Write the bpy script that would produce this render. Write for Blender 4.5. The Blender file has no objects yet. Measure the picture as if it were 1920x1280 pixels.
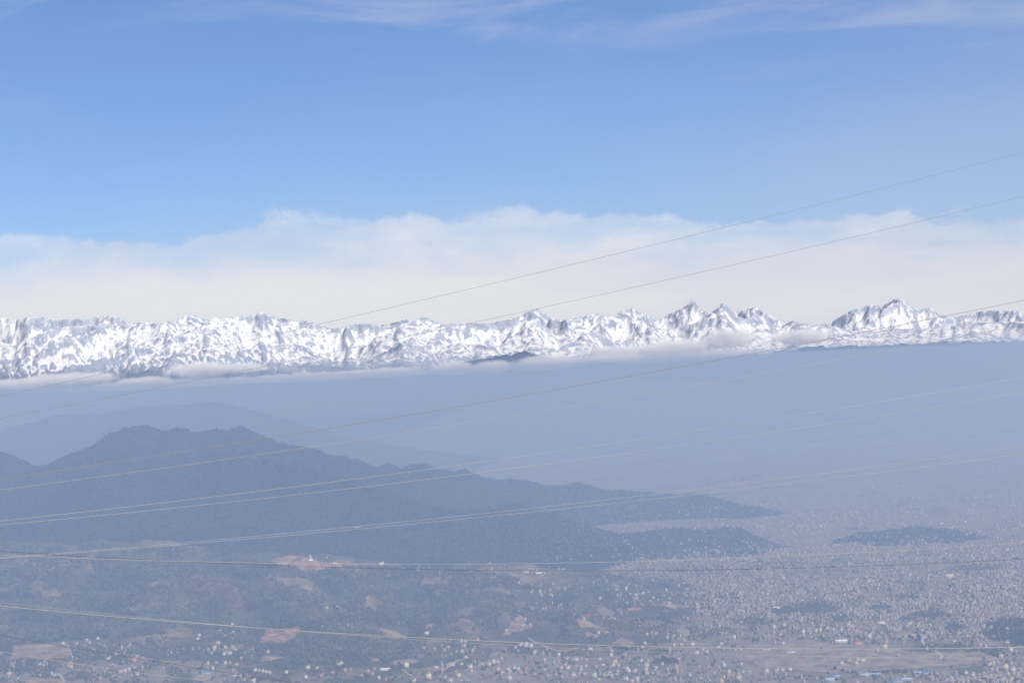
import bpy, math, random
import numpy as np
from mathutils import Matrix, Vector

random.seed(7)
RNG = np.random.default_rng(7)
SC = bpy.context.scene
COL = SC.collection

# ------------------------------------------------------------------ camera
CAMZ = 1100.0                      # eye height above the valley floor, metres
HFOV = math.radians(24.0)
K = math.tan(HFOV / 2) / 960.0     # tangent per photo pixel (1920 x 1280)
PITCH = math.atan(54 * K)
ROLL = math.radians(2.74)
f_ = Vector((0, math.cos(PITCH), math.sin(PITCH)))
r0 = Vector((1, 0, 0))
u0 = r0.cross(f_)
r_ = r0 * math.cos(ROLL) - u0 * math.sin(ROLL)
u_ = r0 * math.sin(ROLL) + u0 * math.cos(ROLL)
cam_data = bpy.data.cameras.new('camera')
cam = bpy.data.objects.new('camera', cam_data)
COL.objects.link(cam)
cam.matrix_world = Matrix(((r_.x, u_.x, -f_.x, 0), (r_.y, u_.y, -f_.y, 0), (r_.z, u_.z, -f_.z, CAMZ), (0, 0, 0, 1)))
cam_data.sensor_width = 36.0
cam_data.lens = 18.0 / math.tan(HFOV / 2)
cam_data.clip_start = 1.0
cam_data.clip_end = 200000.0
SC.camera = cam

# ------------------------------------------------------------------ world, sun, exposure
SUN_AZ = math.radians(150.0)       # clockwise from the view direction: behind, to the right
SUN_EL = math.radians(41.0)
SUN_STRENGTH = 4.2
SKY_STRENGTH = 0.079
EXPOSURE = 0.22
HAZE_DENSITY = 0.000092
HAZE_COLOR = (0.335, 0.468, 0.775)
HAZE_ABSORB = (0.384, 0.336, 0.1225)
HAZE_TOP = 52.0
SKY_SHIFT = (8.22, 4.26, 12.78)
CIRRUS_SHIFT = (8.22, 4.26, 12.78)
VEIL_SHIFT = (9.59, 4.97, 14.91)

world = bpy.data.worlds.new('World')
SC.world = world
world.use_nodes = True
wt = world.node_tree
WN, WL = wt.nodes, wt.links
WN.clear()


class G:
    """small helper for writing node graphs"""
    def __init__(s, tree):
        s.n, s.l = tree.nodes, tree.links

    def put(s, sock, v):
        if hasattr(v, 'node'):
            s.l.new(v, sock)
        elif v is not None:
            sock.default_value = v

    def m(s, op, a, b=None, c=None, clamp=False):
        x = s.n.new('ShaderNodeMath'); x.operation = op; x.use_clamp = clamp
        for i, v in enumerate((a, b, c)):
            if v is not None:
                s.put(x.inputs[i], v)
        return x.outputs[0]

    def vm(s, op, a, b):
        x = s.n.new('ShaderNodeVectorMath'); x.operation = op
        s.put(x.inputs[0], a); s.put(x.inputs[1], b)
        return x.outputs[0]

    def ss(s, v, lo, hi, a=0.0, b=1.0):
        x = s.n.new('ShaderNodeMapRange'); x.interpolation_type = 'SMOOTHSTEP'
        for i, q in enumerate((v, lo, hi, a, b)):
            s.put(x.inputs[i], q)
        return x.outputs[0]

    def noise(s, vec, scale, detail=4.0, rough=0.55, dist=0.0):
        x = s.n.new('ShaderNodeTexNoise')
        s.put(x.inputs['Vector'], vec)
        x.inputs['Scale'].default_value = scale
        x.inputs['Detail'].default_value = detail
        x.inputs['Roughness'].default_value = rough
        x.inputs['Distortion'].default_value = dist
        return x.outputs['Fac']

    def vor(s, vec, scale, rand=1.0):
        x = s.n.new('ShaderNodeTexVoronoi')
        s.put(x.inputs['Vector'], vec)
        x.inputs['Scale'].default_value = scale
        x.inputs['Randomness'].default_value = rand
        return x.outputs['Color'], x.outputs['Distance']

    def mix(s, f, a, b, mode='MIX'):
        x = s.n.new('ShaderNodeMix'); x.data_type = 'RGBA'; x.blend_type = mode
        s.put(x.inputs[0], f); s.put(x.inputs[6], a); s.put(x.inputs[7], b)
        return x.outputs[2]

    def ramp(s, f, stops):
        x = s.n.new('ShaderNodeValToRGB')
        e = x.color_ramp.elements
        while len(e) < len(stops):
            e.new(0.5)
        for q, (p, c) in zip(e, stops):
            q.position = p; q.color = (*c, 1)
        s.put(x.inputs[0], f)
        return x.outputs[0]

    def sep(s, v):
        x = s.n.new('ShaderNodeSeparateXYZ'); s.put(x.inputs[0], v)
        return x.outputs


g = G(wt)
sky = WN.new('ShaderNodeTexSky')
sky.sky_type = 'NISHITA'
sky.sun_disc = False
sky.sun_elevation = SUN_EL
sky.sun_rotation = SUN_AZ
sky.altitude = 2500
sky.air_density = 1.0
sky.dust_density = 0.0
sky.ozone_density = 6.0
tc = WN.new('ShaderNodeTexCoord')
d = tc.outputs['Generated']
dx, dy, dz = g.sep(d)
# a bank of stratus standing behind the mountains, all round the horizon
flat = g.vm('ADD', g.vm('MULTIPLY', d, (1.0, 1.0, 3.0)), SKY_SHIFT)
big = g.noise(flat, 5.0, 3.0, 0.5, 0.2)
puff = g.noise(g.vm('ADD', g.vm('MULTIPLY', d, (1.0, 1.0, 1.6)), SKY_SHIFT), 26.0, 7.0, 0.62, 0.35)
edge = g.m('ADD', 0.0625, g.m('MULTIPLY', g.m('SUBTRACT', big, 0.5), 0.040))
edge = g.m('ADD', edge, g.m('MULTIPLY', g.m('SUBTRACT', puff, 0.5), 0.026))
depth = g.m('SUBTRACT', edge, dz)
bank = g.ss(depth, 0.0, 0.0038, 0.0, 0.50)
bank = g.m('ADD', bank, g.ss(depth, 0.002, 0.022, 0.0, 0.46))
# blue gaps drawn out on a slant through the upper part of the bank
sl = g.vm('ADD', g.vm('MULTIPLY', d, (1.0, 1.0, 5.5)), SKY_SHIFT)
streak = g.noise(sl, 11.0, 6.0, 0.6, 0.5)
thin = g.m('MULTIPLY', g.ss(streak, 0.44, 0.66), g.ss(depth, 0.030, 0.006))
bank = g.m('MULTIPLY', bank, g.m('SUBTRACT', 1.0, g.m('MULTIPLY', thin, 0.42)))
# thin high cirrus and a pale veil
cvec = g.vm('ADD', g.vm('MULTIPLY', d, (1.0, 1.0, 7.0)), CIRRUS_SHIFT)
cir = g.noise(cvec, 6.0, 8.0, 0.62, 0.7)
veil = g.noise(g.vm('ADD', g.vm('MULTIPLY', d, (1.0, 1.0, 2.5)), VEIL_SHIFT), 2.2, 4.0, 0.5, 0.2)
ca = g.m('MULTIPLY', g.ss(cir, 0.47, 0.70), g.ss(dz, 0.098, 0.150))
ca = g.m('MULTIPLY', ca, 0.40)
ca = g.m('ADD', ca, g.m('MULTIPLY', g.ss(veil, 0.32, 0.70), 0.30))
shade = g.noise(g.vm('ADD', g.vm('MULTIPLY', d, (1.0, 1.0, 10.0)), SKY_SHIFT), 4.0, 4.0, 0.5, 0.2)
ccol = g.mix(g.ss(shade, 0.35, 0.66), (7.9, 8.0, 8.85, 1), (8.9, 8.85, 9.3, 1))
ccol = g.mix(g.m('MULTIPLY', g.ss(puff, 0.45, 0.70), g.ss(depth, 0.022, 0.002)), ccol, (9.6, 9.65, 10.0, 1))
clear = g.mix(1.0, sky.outputs[0], (0.90, 0.91, 1.03, 1), 'MULTIPLY')
col = g.mix(ca, clear, (6.1, 6.5, 8.3, 1))
col = g.mix(bank, col, ccol)
bg = WN.new('ShaderNodeBackground')
bg.inputs[1].default_value = SKY_STRENGTH
WL.new(col, bg.inputs[0])
out = WN.new('ShaderNodeOutputWorld')
WL.new(bg.outputs[0], out.inputs[0])

sun_data = bpy.data.lights.new('sun', 'SUN')
sun_data.energy = SUN_STRENGTH
sun_data.angle = math.radians(0.53)
sun_data.color = (1.0, 0.955, 0.89)
sun = bpy.data.objects.new('sun', sun_data)
COL.objects.link(sun)
sdir = Vector((math.sin(SUN_AZ) * math.cos(SUN_EL), math.cos(SUN_AZ) * math.cos(SUN_EL), math.sin(SUN_EL)))
sun.rotation_euler = sdir.to_track_quat('Z', 'Y').to_euler()
sun.location = (0, 0, CAMZ + 500)

vs = SC.view_settings
vs.view_transform = 'Standard'
vs.look = 'None'
vs.exposure = EXPOSURE
vs.gamma = 1.0
vs.use_curve_mapping = False
SC.cycles.volume_bounces = 2
SC.cycles.max_bounces = 4
SC.cycles.diffuse_bounces = 2
SC.cycles.use_denoising = True

# ------------------------------------------------------------------ helpers
def tag(o, label=None, cat=None, group=None, kind=None):
    if label: o['label'] = label
    if cat: o['category'] = cat
    if group: o['group'] = group
    if kind: o['kind'] = kind
    return o


def mesh_np(name, verts, faces, mats=(), smooth=False, col=None, attrs=None, mat_idx=None):
    """faces: (n,3) or (n,4) int array"""
    me = bpy.data.meshes.new(name)
    verts = np.ascontiguousarray(verts, dtype=np.float32)
    faces = np.ascontiguousarray(faces, dtype=np.int32)
    n, k = faces.shape
    me.vertices.add(len(verts))
    me.vertices.foreach_set('co', verts.ravel())
    me.loops.add(n * k)
    me.loops.foreach_set('vertex_index', faces.ravel())
    me.polygons.add(n)
    me.polygons.foreach_set('loop_start', np.arange(0, n * k, k, dtype=np.int32))
    me.polygons.foreach_set('loop_total', np.full(n, k, dtype=np.int32))
    if smooth:
        me.polygons.foreach_set('use_smooth', np.ones(n, dtype=bool))
    if mat_idx is not None:
        me.polygons.foreach_set('material_index', np.ascontiguousarray(mat_idx, dtype=np.int32))
    if col is not None:
        a = me.color_attributes.new('Col', 'FLOAT_COLOR', 'POINT')
        c4 = np.ones((len(verts), 4), dtype=np.float32); c4[:, :3] = col
        a.data.foreach_set('color', c4.ravel())
    for an, av in (attrs or {}).items():
        a = me.attributes.new(an, 'FLOAT', 'POINT')
        a.data.foreach_set('value', np.ascontiguousarray(av, dtype=np.float32))
    for m in mats:
        me.materials.append(m)
    me.update(calc_edges=True)
    return me


def link(name, me, parent=None):
    o = bpy.data.objects.new(name, me)
    COL.objects.link(o)
    if parent: o.parent = parent
    return o


def grid_faces(nr, nc, keep=None):
    i = np.arange(nr * nc).reshape(nr, nc)
    a, b, c, e = i[:-1, :-1], i[:-1, 1:], i[1:, 1:], i[1:, :-1]
    fq = np.stack([a, b, c, e], -1)
    if keep is not None:
        fq = fq[keep]
    return fq.reshape(-1, 4)


def compact(v, f, extra=()):
    used = np.zeros(len(v), bool); used[f.ravel()] = True
    idx = np.cumsum(used) - 1
    return v[used], idx[f], [e[used] for e in extra]


def perlin(x, y, seed=0):
    xi = np.floor(x).astype(np.int64); yi = np.floor(y).astype(np.int64)
    xf = x - xi; yf = y - yi
    u = xf * xf * xf * (xf * (xf * 6 - 15) + 10); v = yf * yf * yf * (yf * (yf * 6 - 15) + 10)

    def grad(ix, iy, fx, fy):
        h = (ix * 374761393 + iy * 668265263 + seed * 974634777) & 0xffffffff
        h = ((h ^ (h >> 13)) * 1274126177) & 0xffffffff
        h = h ^ (h >> 16)
        a = h.astype(np.float64) * (2 * math.pi / 4294967296.0)
        return np.cos(a) * fx + np.sin(a) * fy
    n00 = grad(xi, yi, xf, yf); n10 = grad(xi + 1, yi, xf - 1, yf)
    n01 = grad(xi, yi + 1, xf, yf - 1); n11 = grad(xi + 1, yi + 1, xf - 1, yf - 1)
    return ((n00 * (1 - u) + n10 * u) * (1 - v) + (n01 * (1 - u) + n11 * u) * v) * 1.5


def fbm(x, y, octaves=5, seed=0, gain=0.5):
    s = 0; a = 1.0; t = 0
    for o in range(octaves):
        s = s + a * perlin(x * 2 ** o + 17.3 * o, y * 2 ** o - 9.1 * o, seed + o)
        t += a; a *= gain
    return s / t


def smooth(x, a, b):
    t = np.clip((x - a) / (b - a), 0, 1)
    return t * t * (3 - 2 * t)


def blur1(a, sig):
    r = int(3 * sig + 1); k = np.exp(-0.5 * (np.arange(-r, r + 1) / sig) ** 2); k /= k.sum()
    return np.convolve(np.pad(a, r, mode='edge'), k, 'valid')


def blur2(a, s):
    k = np.exp(-0.5 * (np.arange(-int(3 * s) - 1, int(3 * s) + 2) / s) ** 2); k /= k.sum(); r = len(k) // 2
    p = np.pad(a, ((r, r), (0, 0)), mode='edge')
    b = sum(k[i] * p[i:i + a.shape[0]] for i in range(len(k)))
    p = np.pad(b, ((0, 0), (r, r)), mode='edge')
    return sum(k[i] * p[:, i:i + a.shape[1]] for i in range(len(k)))


F_ = np.array(f_); R_ = np.array(r_); U_ = np.array(u_)


def ray(px, py):
    """photo pixel -> (azimuth tangent x/y, slope z/y)"""
    px = np.asarray(px, float); py = np.asarray(py, float)
    dv = F_ + ((px - 960) * K)[..., None] * R_ + ((640 - py) * K)[..., None] * U_
    return dv[..., 0] / dv[..., 1], dv[..., 2] / dv[..., 1]


def point(px, py, dist):
    a, e = ray(px, py)
    dist = np.asarray(dist, float)
    return a * dist, dist, CAMZ + e * dist


def new_mat(name, rough=0.9, spec=0.2):
    m = bpy.data.materials.new(name)
    m.use_nodes = True
    b = m.node_tree.nodes['Principled BSDF']
    b.inputs['Roughness'].default_value = rough
    b.inputs['Specular IOR Level'].default_value = spec
    return m, G(m.node_tree), b


def attr(gg, name):
    x = gg.n.new('ShaderNodeAttribute'); x.attribute_name = name
    return x


def objcoord(gg):
    return gg.n.new('ShaderNodeTexCoord').outputs['Object']


def geo_pos(gg):
    return gg.n.new('ShaderNodeNewGeometry').outputs['Position']


# ------------------------------------------------------------------ materials of the land
def mat_fields():
    m, q, b = new_mat('valley_fields', 0.95, 0.1)
    p = geo_pos(q)
    warp = q.vm('ADD', p, q.vm('MULTIPLY', q.n.new('ShaderNodeTexNoise').outputs['Color'], (0, 0, 0)))
    n1 = q.noise(p, 0.0016, 4, 0.55)
    n2 = q.noise(p, 0.012, 5, 0.65, 0.4)
    c1, dd = q.vor(q.vm('MULTIPLY', p, (1.0, 0.55, 1.0)), 0.022)
    cr = q.sep(c1)[0]
    base = q.ramp(cr, [(0.0, (0.17, 0.20, 0.11)), (0.22, (0.24, 0.245, 0.155)), (0.45, (0.36, 0.305, 0.225)),
                       (0.7, (0.45, 0.375, 0.28)), (0.88, (0.29, 0.26, 0.21)), (1.0, (0.50, 0.43, 0.34))])
    soil = q.ramp(n2, [(0.25, (0.20, 0.21, 0.135)), (0.5, (0.38, 0.325, 0.245)), (0.72, (0.50, 0.425, 0.325))])
    col = q.mix(0.5, base, soil)
    col = q.mix(q.ss(n1, 0.58, 0.70), col, (0.14, 0.16, 0.09, 1))
    col = q.mix(q.ss(n1, 0.46, 0.34), col, (0.36, 0.31, 0.245, 1))
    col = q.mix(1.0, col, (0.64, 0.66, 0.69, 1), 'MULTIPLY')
    q.l.new(col, b.inputs['Base Color'])
    return m


def mat_wood(name, dark, brown, amount):
    """wooded hillside soil seen between the trees, with scrubby brown patches"""
    m, q, b = new_mat(name, 0.95, 0.1)
    p = geo_pos(q)
    n1 = q.noise(p, 0.0028, 6, 0.62, 0.5)
    n2 = q.noise(p, 0.03, 4, 0.6)
    f = q.ss(n1, 0.62 - amount, 0.74 - amount * 0.6)
    col = q.mix(f, (*dark, 1), (*brown, 1))
    col = q.mix(q.m('MULTIPLY', q.ss(n2, 0.35, 0.7), 0.6), col, tuple(min(1, c * 0.55) for c in dark) + (1,))
    q.l.new(col, b.inputs['Base Color'])
    return m


def mat_col(name, rough=0.9, vary=0.0, scale=0.05):
    """colour comes from the mesh colour attribute, broken up by noise"""
    m, q, b = new_mat(name, rough, 0.15)
    c = attr(q, 'Col').outputs['Color']
    if vary:
        n = q.noise(geo_pos(q), scale, 4, 0.6)
        c = q.mix(1.0, c, q.ramp(n, [(0.3, (1 - vary,) * 3), (0.7, (1 + 0 * vary,) * 3)]), 'MULTIPLY')
    q.l.new(c, b.inputs['Base Color'])
    return m


def mat_plain(name, rgb, rough=0.85, spec=0.2, vary=0.25, scale=0.6, metallic=0.0):
    m, q, b = new_mat(name, rough, spec)
    n = q.noise(objcoord(q), scale, 4, 0.6)
    lo = tuple(c * (1 - vary) for c in rgb); hi = tuple(min(1, c * (1 + vary * 0.5)) for c in rgb)
    q.l.new(q.ramp(n, [(0.3, lo), (0.7, hi)]), b.inputs['Base Color'])
    b.inputs['Metallic'].default_value = metallic
    return m


def mat_mountain():
    m, q, b = new_mat('snow_and_rock', 0.75, 0.15)
    p = geo_pos(q)
    s = attr(q, 'snow').outputs['Fac']
    low = attr(q, 'low').outputs['Fac']
    n = q.noise(q.vm('MULTIPLY', p, (1.0, 0.6, 1.6)), 0.030, 5, 0.76, 0.8)
    n2 = q.noise(p, 0.0035, 4, 0.6, 0.2)
    v = q.m('ADD', s, q.m('MULTIPLY', q.m('SUBTRACT', n, 0.5), 2.3))
    f = q.ss(v, 0.42, 0.54)
    rock = q.mix(q.ss(n2, 0.35, 0.65), (0.25, 0.29, 0.37, 1), (0.36, 0.39, 0.45, 1))
    rock = q.mix(low, rock, (0.05, 0.06, 0.058, 1))
    snow = q.mix(q.ss(n2, 0.3, 0.7), (0.66, 0.67, 0.70, 1), (0.73, 0.72, 0.715, 1))
    q.l.new(q.mix(f, rock, snow), b.inputs['Base Color'])
    bm = q.n.new('ShaderNodeBump')
    bm.inputs['Strength'].default_value = 0.35
    bm.inputs['Distance'].default_value = 40.0
    q.l.new(n, bm.inputs['Height'])
    q.l.new(bm.outputs[0], b.inputs['Normal'])
    return m


M_FIELD = mat_fields()
M_NEAR = mat_wood('near_hillside_scrub', (0.10, 0.106, 0.068), (0.27, 0.21, 0.15), 0.145)
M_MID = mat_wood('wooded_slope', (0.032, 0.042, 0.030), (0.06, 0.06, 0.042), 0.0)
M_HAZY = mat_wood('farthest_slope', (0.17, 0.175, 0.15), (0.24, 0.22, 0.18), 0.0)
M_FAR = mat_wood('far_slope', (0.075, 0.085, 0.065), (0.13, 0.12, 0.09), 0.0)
M_MOUNT = mat_mountain()
M_TREE = mat_col('tree_foliage', 0.9, 0.35, 0.15)

# ------------------------------------------------------------------ terrain: valley floor and hills
# each ridge line: photo pixels of its crest with the distance in metres of every crest point
def crest(rows):
    a = np.array(rows, float)
    e = ray(a[:, 0], a[:, 1])[1]
    dist = np.where(a[:, 2] > 0, a[:, 2] * 1000, (CAMZ + a[:, 2]) / -e)     # a negative entry is a height above the valley
    x, y, z = point(a[:, 0], a[:, 1], dist)
    w = a[:, 3]
    return np.stack([x, y, np.maximum(z, 0.0), w], 1)


HILLS = {
    'near_hill': dict(lines=[crest([
        (-420, 1015, 12.3, 2300), (-150, 1012, 12.2, 2300), (0, 1020, 12.0, 2200), (200, 1023, 11.9, 2100), (350, 1031, 11.9, 2000),
        (480, 1041, 11.8, 1900), (560, 1042, 11.8, 1900), (640, 1051, 11.8, 1800), (720, 1060, 11.7, 1700), (800, 1068, 11.7, 1600),
        (900, 1068, 11.6, 1600), (1000, 1070, 11.6, 1500), (1080, 1085, 11.5, 1300), (1150, 1096, 11.3, 1150), (1210, 1109, 11.2, 900), (1310, 1122, 11.0, 700)]),
        crest([(-200, 1110, -170, 1400), (40, 1140, -120, 1300), (110, 1175, -75, 1100), (140, 1200, -35, 800)]),
        crest([(600, 1100, -120, 1500), (640, 1150, -85, 1400), (690, 1205, -48, 1300), (740, 1236, -16, 900)]),
        crest([(1040, 1110, -60, 1300), (1085, 1150, -55, 1200), (1115, 1175, -32, 900), (1140, 1195, -10, 600)]),
        crest([(330, 1080, -160, 1400), (400, 1105, -135, 1300), (430, 1150, -85, 1100), (450, 1180, -35, 800)]),
        crest([(880, 1090, -95, 1300), (900, 1140, -70, 1200), (900, 1180, -25, 800)])],
        rough=0.20, mat=M_NEAR),
    'shoulder_hill': dict(lines=[crest([
        (-400, 980, 13.8, 1600), (0, 985, 13.6, 1600), (250, 984, 13.5, 1500), (450, 989, 13.5, 1500), (660, 989, 13.5, 1400),
        (760, 998, 13.5, 1300), (880, 1003, 13.5, 1200), (970, 1018, 13.7, 900), (1060, 1039, 14.0, 600)])],
        rough=0.05, mat=M_MID),
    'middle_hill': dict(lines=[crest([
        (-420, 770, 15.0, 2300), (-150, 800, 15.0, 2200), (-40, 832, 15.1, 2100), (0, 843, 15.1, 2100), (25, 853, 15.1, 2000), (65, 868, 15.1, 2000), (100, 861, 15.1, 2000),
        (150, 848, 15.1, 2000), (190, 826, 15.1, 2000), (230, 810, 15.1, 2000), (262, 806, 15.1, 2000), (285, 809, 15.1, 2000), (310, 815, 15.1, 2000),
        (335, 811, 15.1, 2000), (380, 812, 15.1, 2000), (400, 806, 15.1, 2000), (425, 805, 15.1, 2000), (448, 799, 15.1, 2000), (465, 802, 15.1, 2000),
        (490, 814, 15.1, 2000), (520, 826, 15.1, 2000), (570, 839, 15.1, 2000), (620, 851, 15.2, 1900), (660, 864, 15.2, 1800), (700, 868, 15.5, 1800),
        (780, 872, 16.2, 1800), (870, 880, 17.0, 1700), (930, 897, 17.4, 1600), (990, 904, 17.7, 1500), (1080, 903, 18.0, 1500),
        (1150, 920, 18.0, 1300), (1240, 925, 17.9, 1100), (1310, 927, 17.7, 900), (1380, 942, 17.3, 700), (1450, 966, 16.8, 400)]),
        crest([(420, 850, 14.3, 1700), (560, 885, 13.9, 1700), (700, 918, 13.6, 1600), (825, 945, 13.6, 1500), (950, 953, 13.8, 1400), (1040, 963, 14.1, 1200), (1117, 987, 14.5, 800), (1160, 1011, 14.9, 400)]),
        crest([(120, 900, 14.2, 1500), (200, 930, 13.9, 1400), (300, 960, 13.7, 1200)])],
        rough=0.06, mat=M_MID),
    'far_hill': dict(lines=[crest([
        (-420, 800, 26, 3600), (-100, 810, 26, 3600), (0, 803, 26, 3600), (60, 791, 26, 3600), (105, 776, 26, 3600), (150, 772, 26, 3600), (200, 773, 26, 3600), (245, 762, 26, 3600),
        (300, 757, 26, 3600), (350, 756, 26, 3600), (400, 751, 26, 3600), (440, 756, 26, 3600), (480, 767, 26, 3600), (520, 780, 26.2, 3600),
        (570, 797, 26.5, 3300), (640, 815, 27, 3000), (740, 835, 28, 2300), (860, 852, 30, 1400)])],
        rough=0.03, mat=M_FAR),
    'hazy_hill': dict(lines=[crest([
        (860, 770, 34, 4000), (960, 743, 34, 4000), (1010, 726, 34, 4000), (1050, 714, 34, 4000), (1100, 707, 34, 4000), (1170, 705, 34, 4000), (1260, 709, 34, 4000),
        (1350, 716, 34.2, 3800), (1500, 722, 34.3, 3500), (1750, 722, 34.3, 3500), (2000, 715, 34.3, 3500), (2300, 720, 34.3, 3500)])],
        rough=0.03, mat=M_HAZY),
    'wooded_mound': dict(lines=[crest([
        (1150, 1012, 14.3, 420), (1190, 999, 14.25, 600), (1235, 992, 14.2, 700), (1290, 989, 14.2, 760), (1370, 993, 14.2, 720), (1405, 1004, 14.15, 560), (1425, 1024, 14.0, 350)])],
        rough=0.40, warp=130.0, mat=M_MID),
    'low_wooded_rise': dict(lines=[crest([
        (1580, 1014, 14.1, 350), (1640, 996, 14.2, 550), (1700, 989, 14.2, 600), (1740, 989, 14.2, 600), (1790, 1001, 14.15, 480), (1835, 1014, 14.0, 350)])],
        rough=0.45, warp=130.0, mat=M_MID),
    'valley_side_knoll': dict(lines=[crest([
        (1885, 1200, -4, 300), (1905, 1176, -26, 420), (1930, 1163, -40, 480), (1990, 1160, -45, 500), (2100, 1170, -30, 500)])],
        rough=0.45, warp=130.0, mat=M_MID),
}


def ridge_height(x, y, line):
    best = np.zeros_like(x)
    for p, q in zip(line[:-1], line[1:]):
        ex, ey = q[0] - p[0], q[1] - p[1]
        L2 = ex * ex + ey * ey + 1e-9
        t = np.clip(((x - p[0]) * ex + (y - p[1]) * ey) / L2, 0, 1)
        dd = np.hypot((x - p[0] - t * ex) * 2.3, y - p[1] - t * ey)
        h = p[2] + t * (q[2] - p[2]); w = p[3] + t * (q[3] - p[3])
        r = np.clip(dd / w, 0, 1)
        best = np.maximum(best, h * (1 - r) ** 1.25 * (1 + 0.25 * r))
    return best


def hill_height(x, y, spec, seed):
    wp = spec.get('warp', 0.0)
    if wp:
        x, y = x + wp * fbm(x / 300, y / 700, 4, seed + 81, 0.6), y + 2.6 * wp * fbm(x / 260, y / 600, 4, seed + 82, 0.6)
    h = np.zeros_like(x)
    for ln in spec['lines']:
        h = np.maximum(h, ridge_height(x, y, ln))
    mx = max(1.0, max(l[:, 2].max() for l in spec['lines']))
    n = fbm(x / 620.0, y / 620.0, 5, seed, 0.52)
    gul = 1 - np.abs(fbm(x / 420.0, y / 900.0, 4, seed + 40, 0.5)) * 2.2
    env = np.clip(h / (0.25 * mx), 0, 1) * np.clip((mx * 1.02 - h) / (0.3 * mx), 0.12, 1)
    h2 = h + spec['rough'] * mx * env * (n * 1.3 + (gul - 0.6) * 0.55)
    return np.where(h > 0.5, np.maximum(h2, 0), 0)


def floor_height(x, y):
    return 4.0 + 3.0 * fbm(x / 480.0, y / 480.0, 3, 5)


AZ = np.linspace(-0.285, 0.285, 420)
YR = np.concatenate([np.arange(7000, 12600, 20.0), np.arange(12600, 17000, 32.0), 17000 * (37900 / 17000) ** np.linspace(0, 1, 130)])
GA, GY = np.meshgrid(AZ, YR)
GX = GA * GY
FLOOR = floor_height(GX, GY)
HH = {k: hill_height(GX, GY, s, 100 + i * 13) for i, (k, s) in enumerate(HILLS.items())}
HMAX = FLOOR.copy()
HID = np.zeros(GX.shape, int)
for i, (k, h) in enumerate(HH.items()):
    w = h > HMAX
    HMAX[w] = h[w]; HID[w] = i + 1
ETAN = ((HMAX - CAMZ) / GY).T.copy()          # (az, row)
HT = HMAX.T.copy(); HIDT = HID.T.copy()


def hit(px, py):
    """where the line of sight through a photo pixel meets the land: x, y, z, hill id (id -1: no hit)"""
    a, e = ray(px, py)
    a = np.atleast_1d(a); e = np.atleast_1d(e)
    X = np.zeros(len(a)); Y = np.zeros(len(a)); Z = np.zeros(len(a)); I = np.full(len(a), -1)
    fi = np.clip((a - AZ[0]) / (AZ[1] - AZ[0]), 0, len(AZ) - 1.001)
    i0 = fi.astype(int); t = (fi - i0)
    for s in range(0, len(a), 6000):
        sl = slice(s, s + 6000)
        et = ETAN[i0[sl]] * (1 - t[sl])[:, None] + ETAN[i0[sl] + 1] * t[sl][:, None]
        ok = et >= e[sl][:, None]
        j = ok.argmax(1)
        got = ok.any(1) & (j > 0)
        jj = np.maximum(j, 1)
        r = np.arange(len(j))
        e0, e1 = et[r, jj - 1], et[r, jj]
        ft = np.clip((e[sl] - e0) / np.where(np.abs(e1 - e0) < 1e-12, 1, e1 - e0), 0, 1)
        y = YR[jj - 1] + ft * (YR[jj] - YR[jj - 1])
        Y[sl] = y; X[sl] = a[sl] * y; Z[sl] = CAMZ + e[sl] * y
        I[sl] = np.where(got, np.where(t[sl] > 0.5, HIDT[i0[sl] + 1, jj], HIDT[i0[sl], jj]), -1)
    return X, Y, Z, I


def ground_z(x, y):
    x = np.asarray(x, float); y = np.asarray(y, float)
    fa = np.clip((x / y - AZ[0]) / (AZ[1] - AZ[0]), 0, len(AZ) - 1.001); i = fa.astype(int); ta = fa - i
    j = np.clip(np.searchsorted(YR, y) - 1, 0, len(YR) - 2); ty = np.clip((y - YR[j]) / (YR[j + 1] - YR[j]), 0, 1)
    return ((HMAX[j, i] * (1 - ta) + HMAX[j, i + 1] * ta) * (1 - ty) + (HMAX[j + 1, i] * (1 - ta) + HMAX[j + 1, i + 1] * ta) * ty)


nr, nc = GX.shape
gv = np.stack([GX, GY, FLOOR], -1).reshape(-1, 3)
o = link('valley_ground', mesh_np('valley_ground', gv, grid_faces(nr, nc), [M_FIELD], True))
tag(o, 'broad valley floor of brown and green fields below the hills', kind='structure')
M_RISE = mat_wood('grove_floor', (0.055, 0.065, 0.045), (0.14, 0.12, 0.09), 0.05)
for k in ('wooded_mound', 'low_wooded_rise', 'valley_side_knoll'):
    HILLS[k]['mat'] = M_RISE
HLABEL = {
    'near_hill': 'nearest hillside of scrub and woods with bare clearings',
    'shoulder_hill': 'low dark wooded shoulder between the near and the tall dark hill',
    'middle_hill': 'tall dark blue wooded hill with two humped summits',
    'far_hill': 'pale far hill behind the dark humped hill',
    'hazy_hill': 'faintest hill almost lost in the haze',
    'wooded_mound': 'dark wooded mound ringed by the town',
    'low_wooded_rise': 'low dark wooded rise in the hazy town',
    'valley_side_knoll': 'dark wooded knoll at the edge of the town',
}
for k, s in HILLS.items():
    h = HH[k]
    on = h > FLOOR - 2.5
    on &= h > 0.5
    keep = on[:-1, :-1] | on[1:, :-1] | on[:-1, 1:] | on[1:, 1:]
    zz = np.where(h > 0.5, np.minimum(h, 9999), FLOOR - 3)
    zz = np.maximum(zz, 0.2)
    v, f, _ = compact(np.stack([GX, GY, zz], -1).reshape(-1, 3), grid_faces(nr, nc, keep))
    o = link(k, mesh_np(k, v, f, [s['mat']], True))
    tag(o, HLABEL[k], kind='structure')

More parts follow.
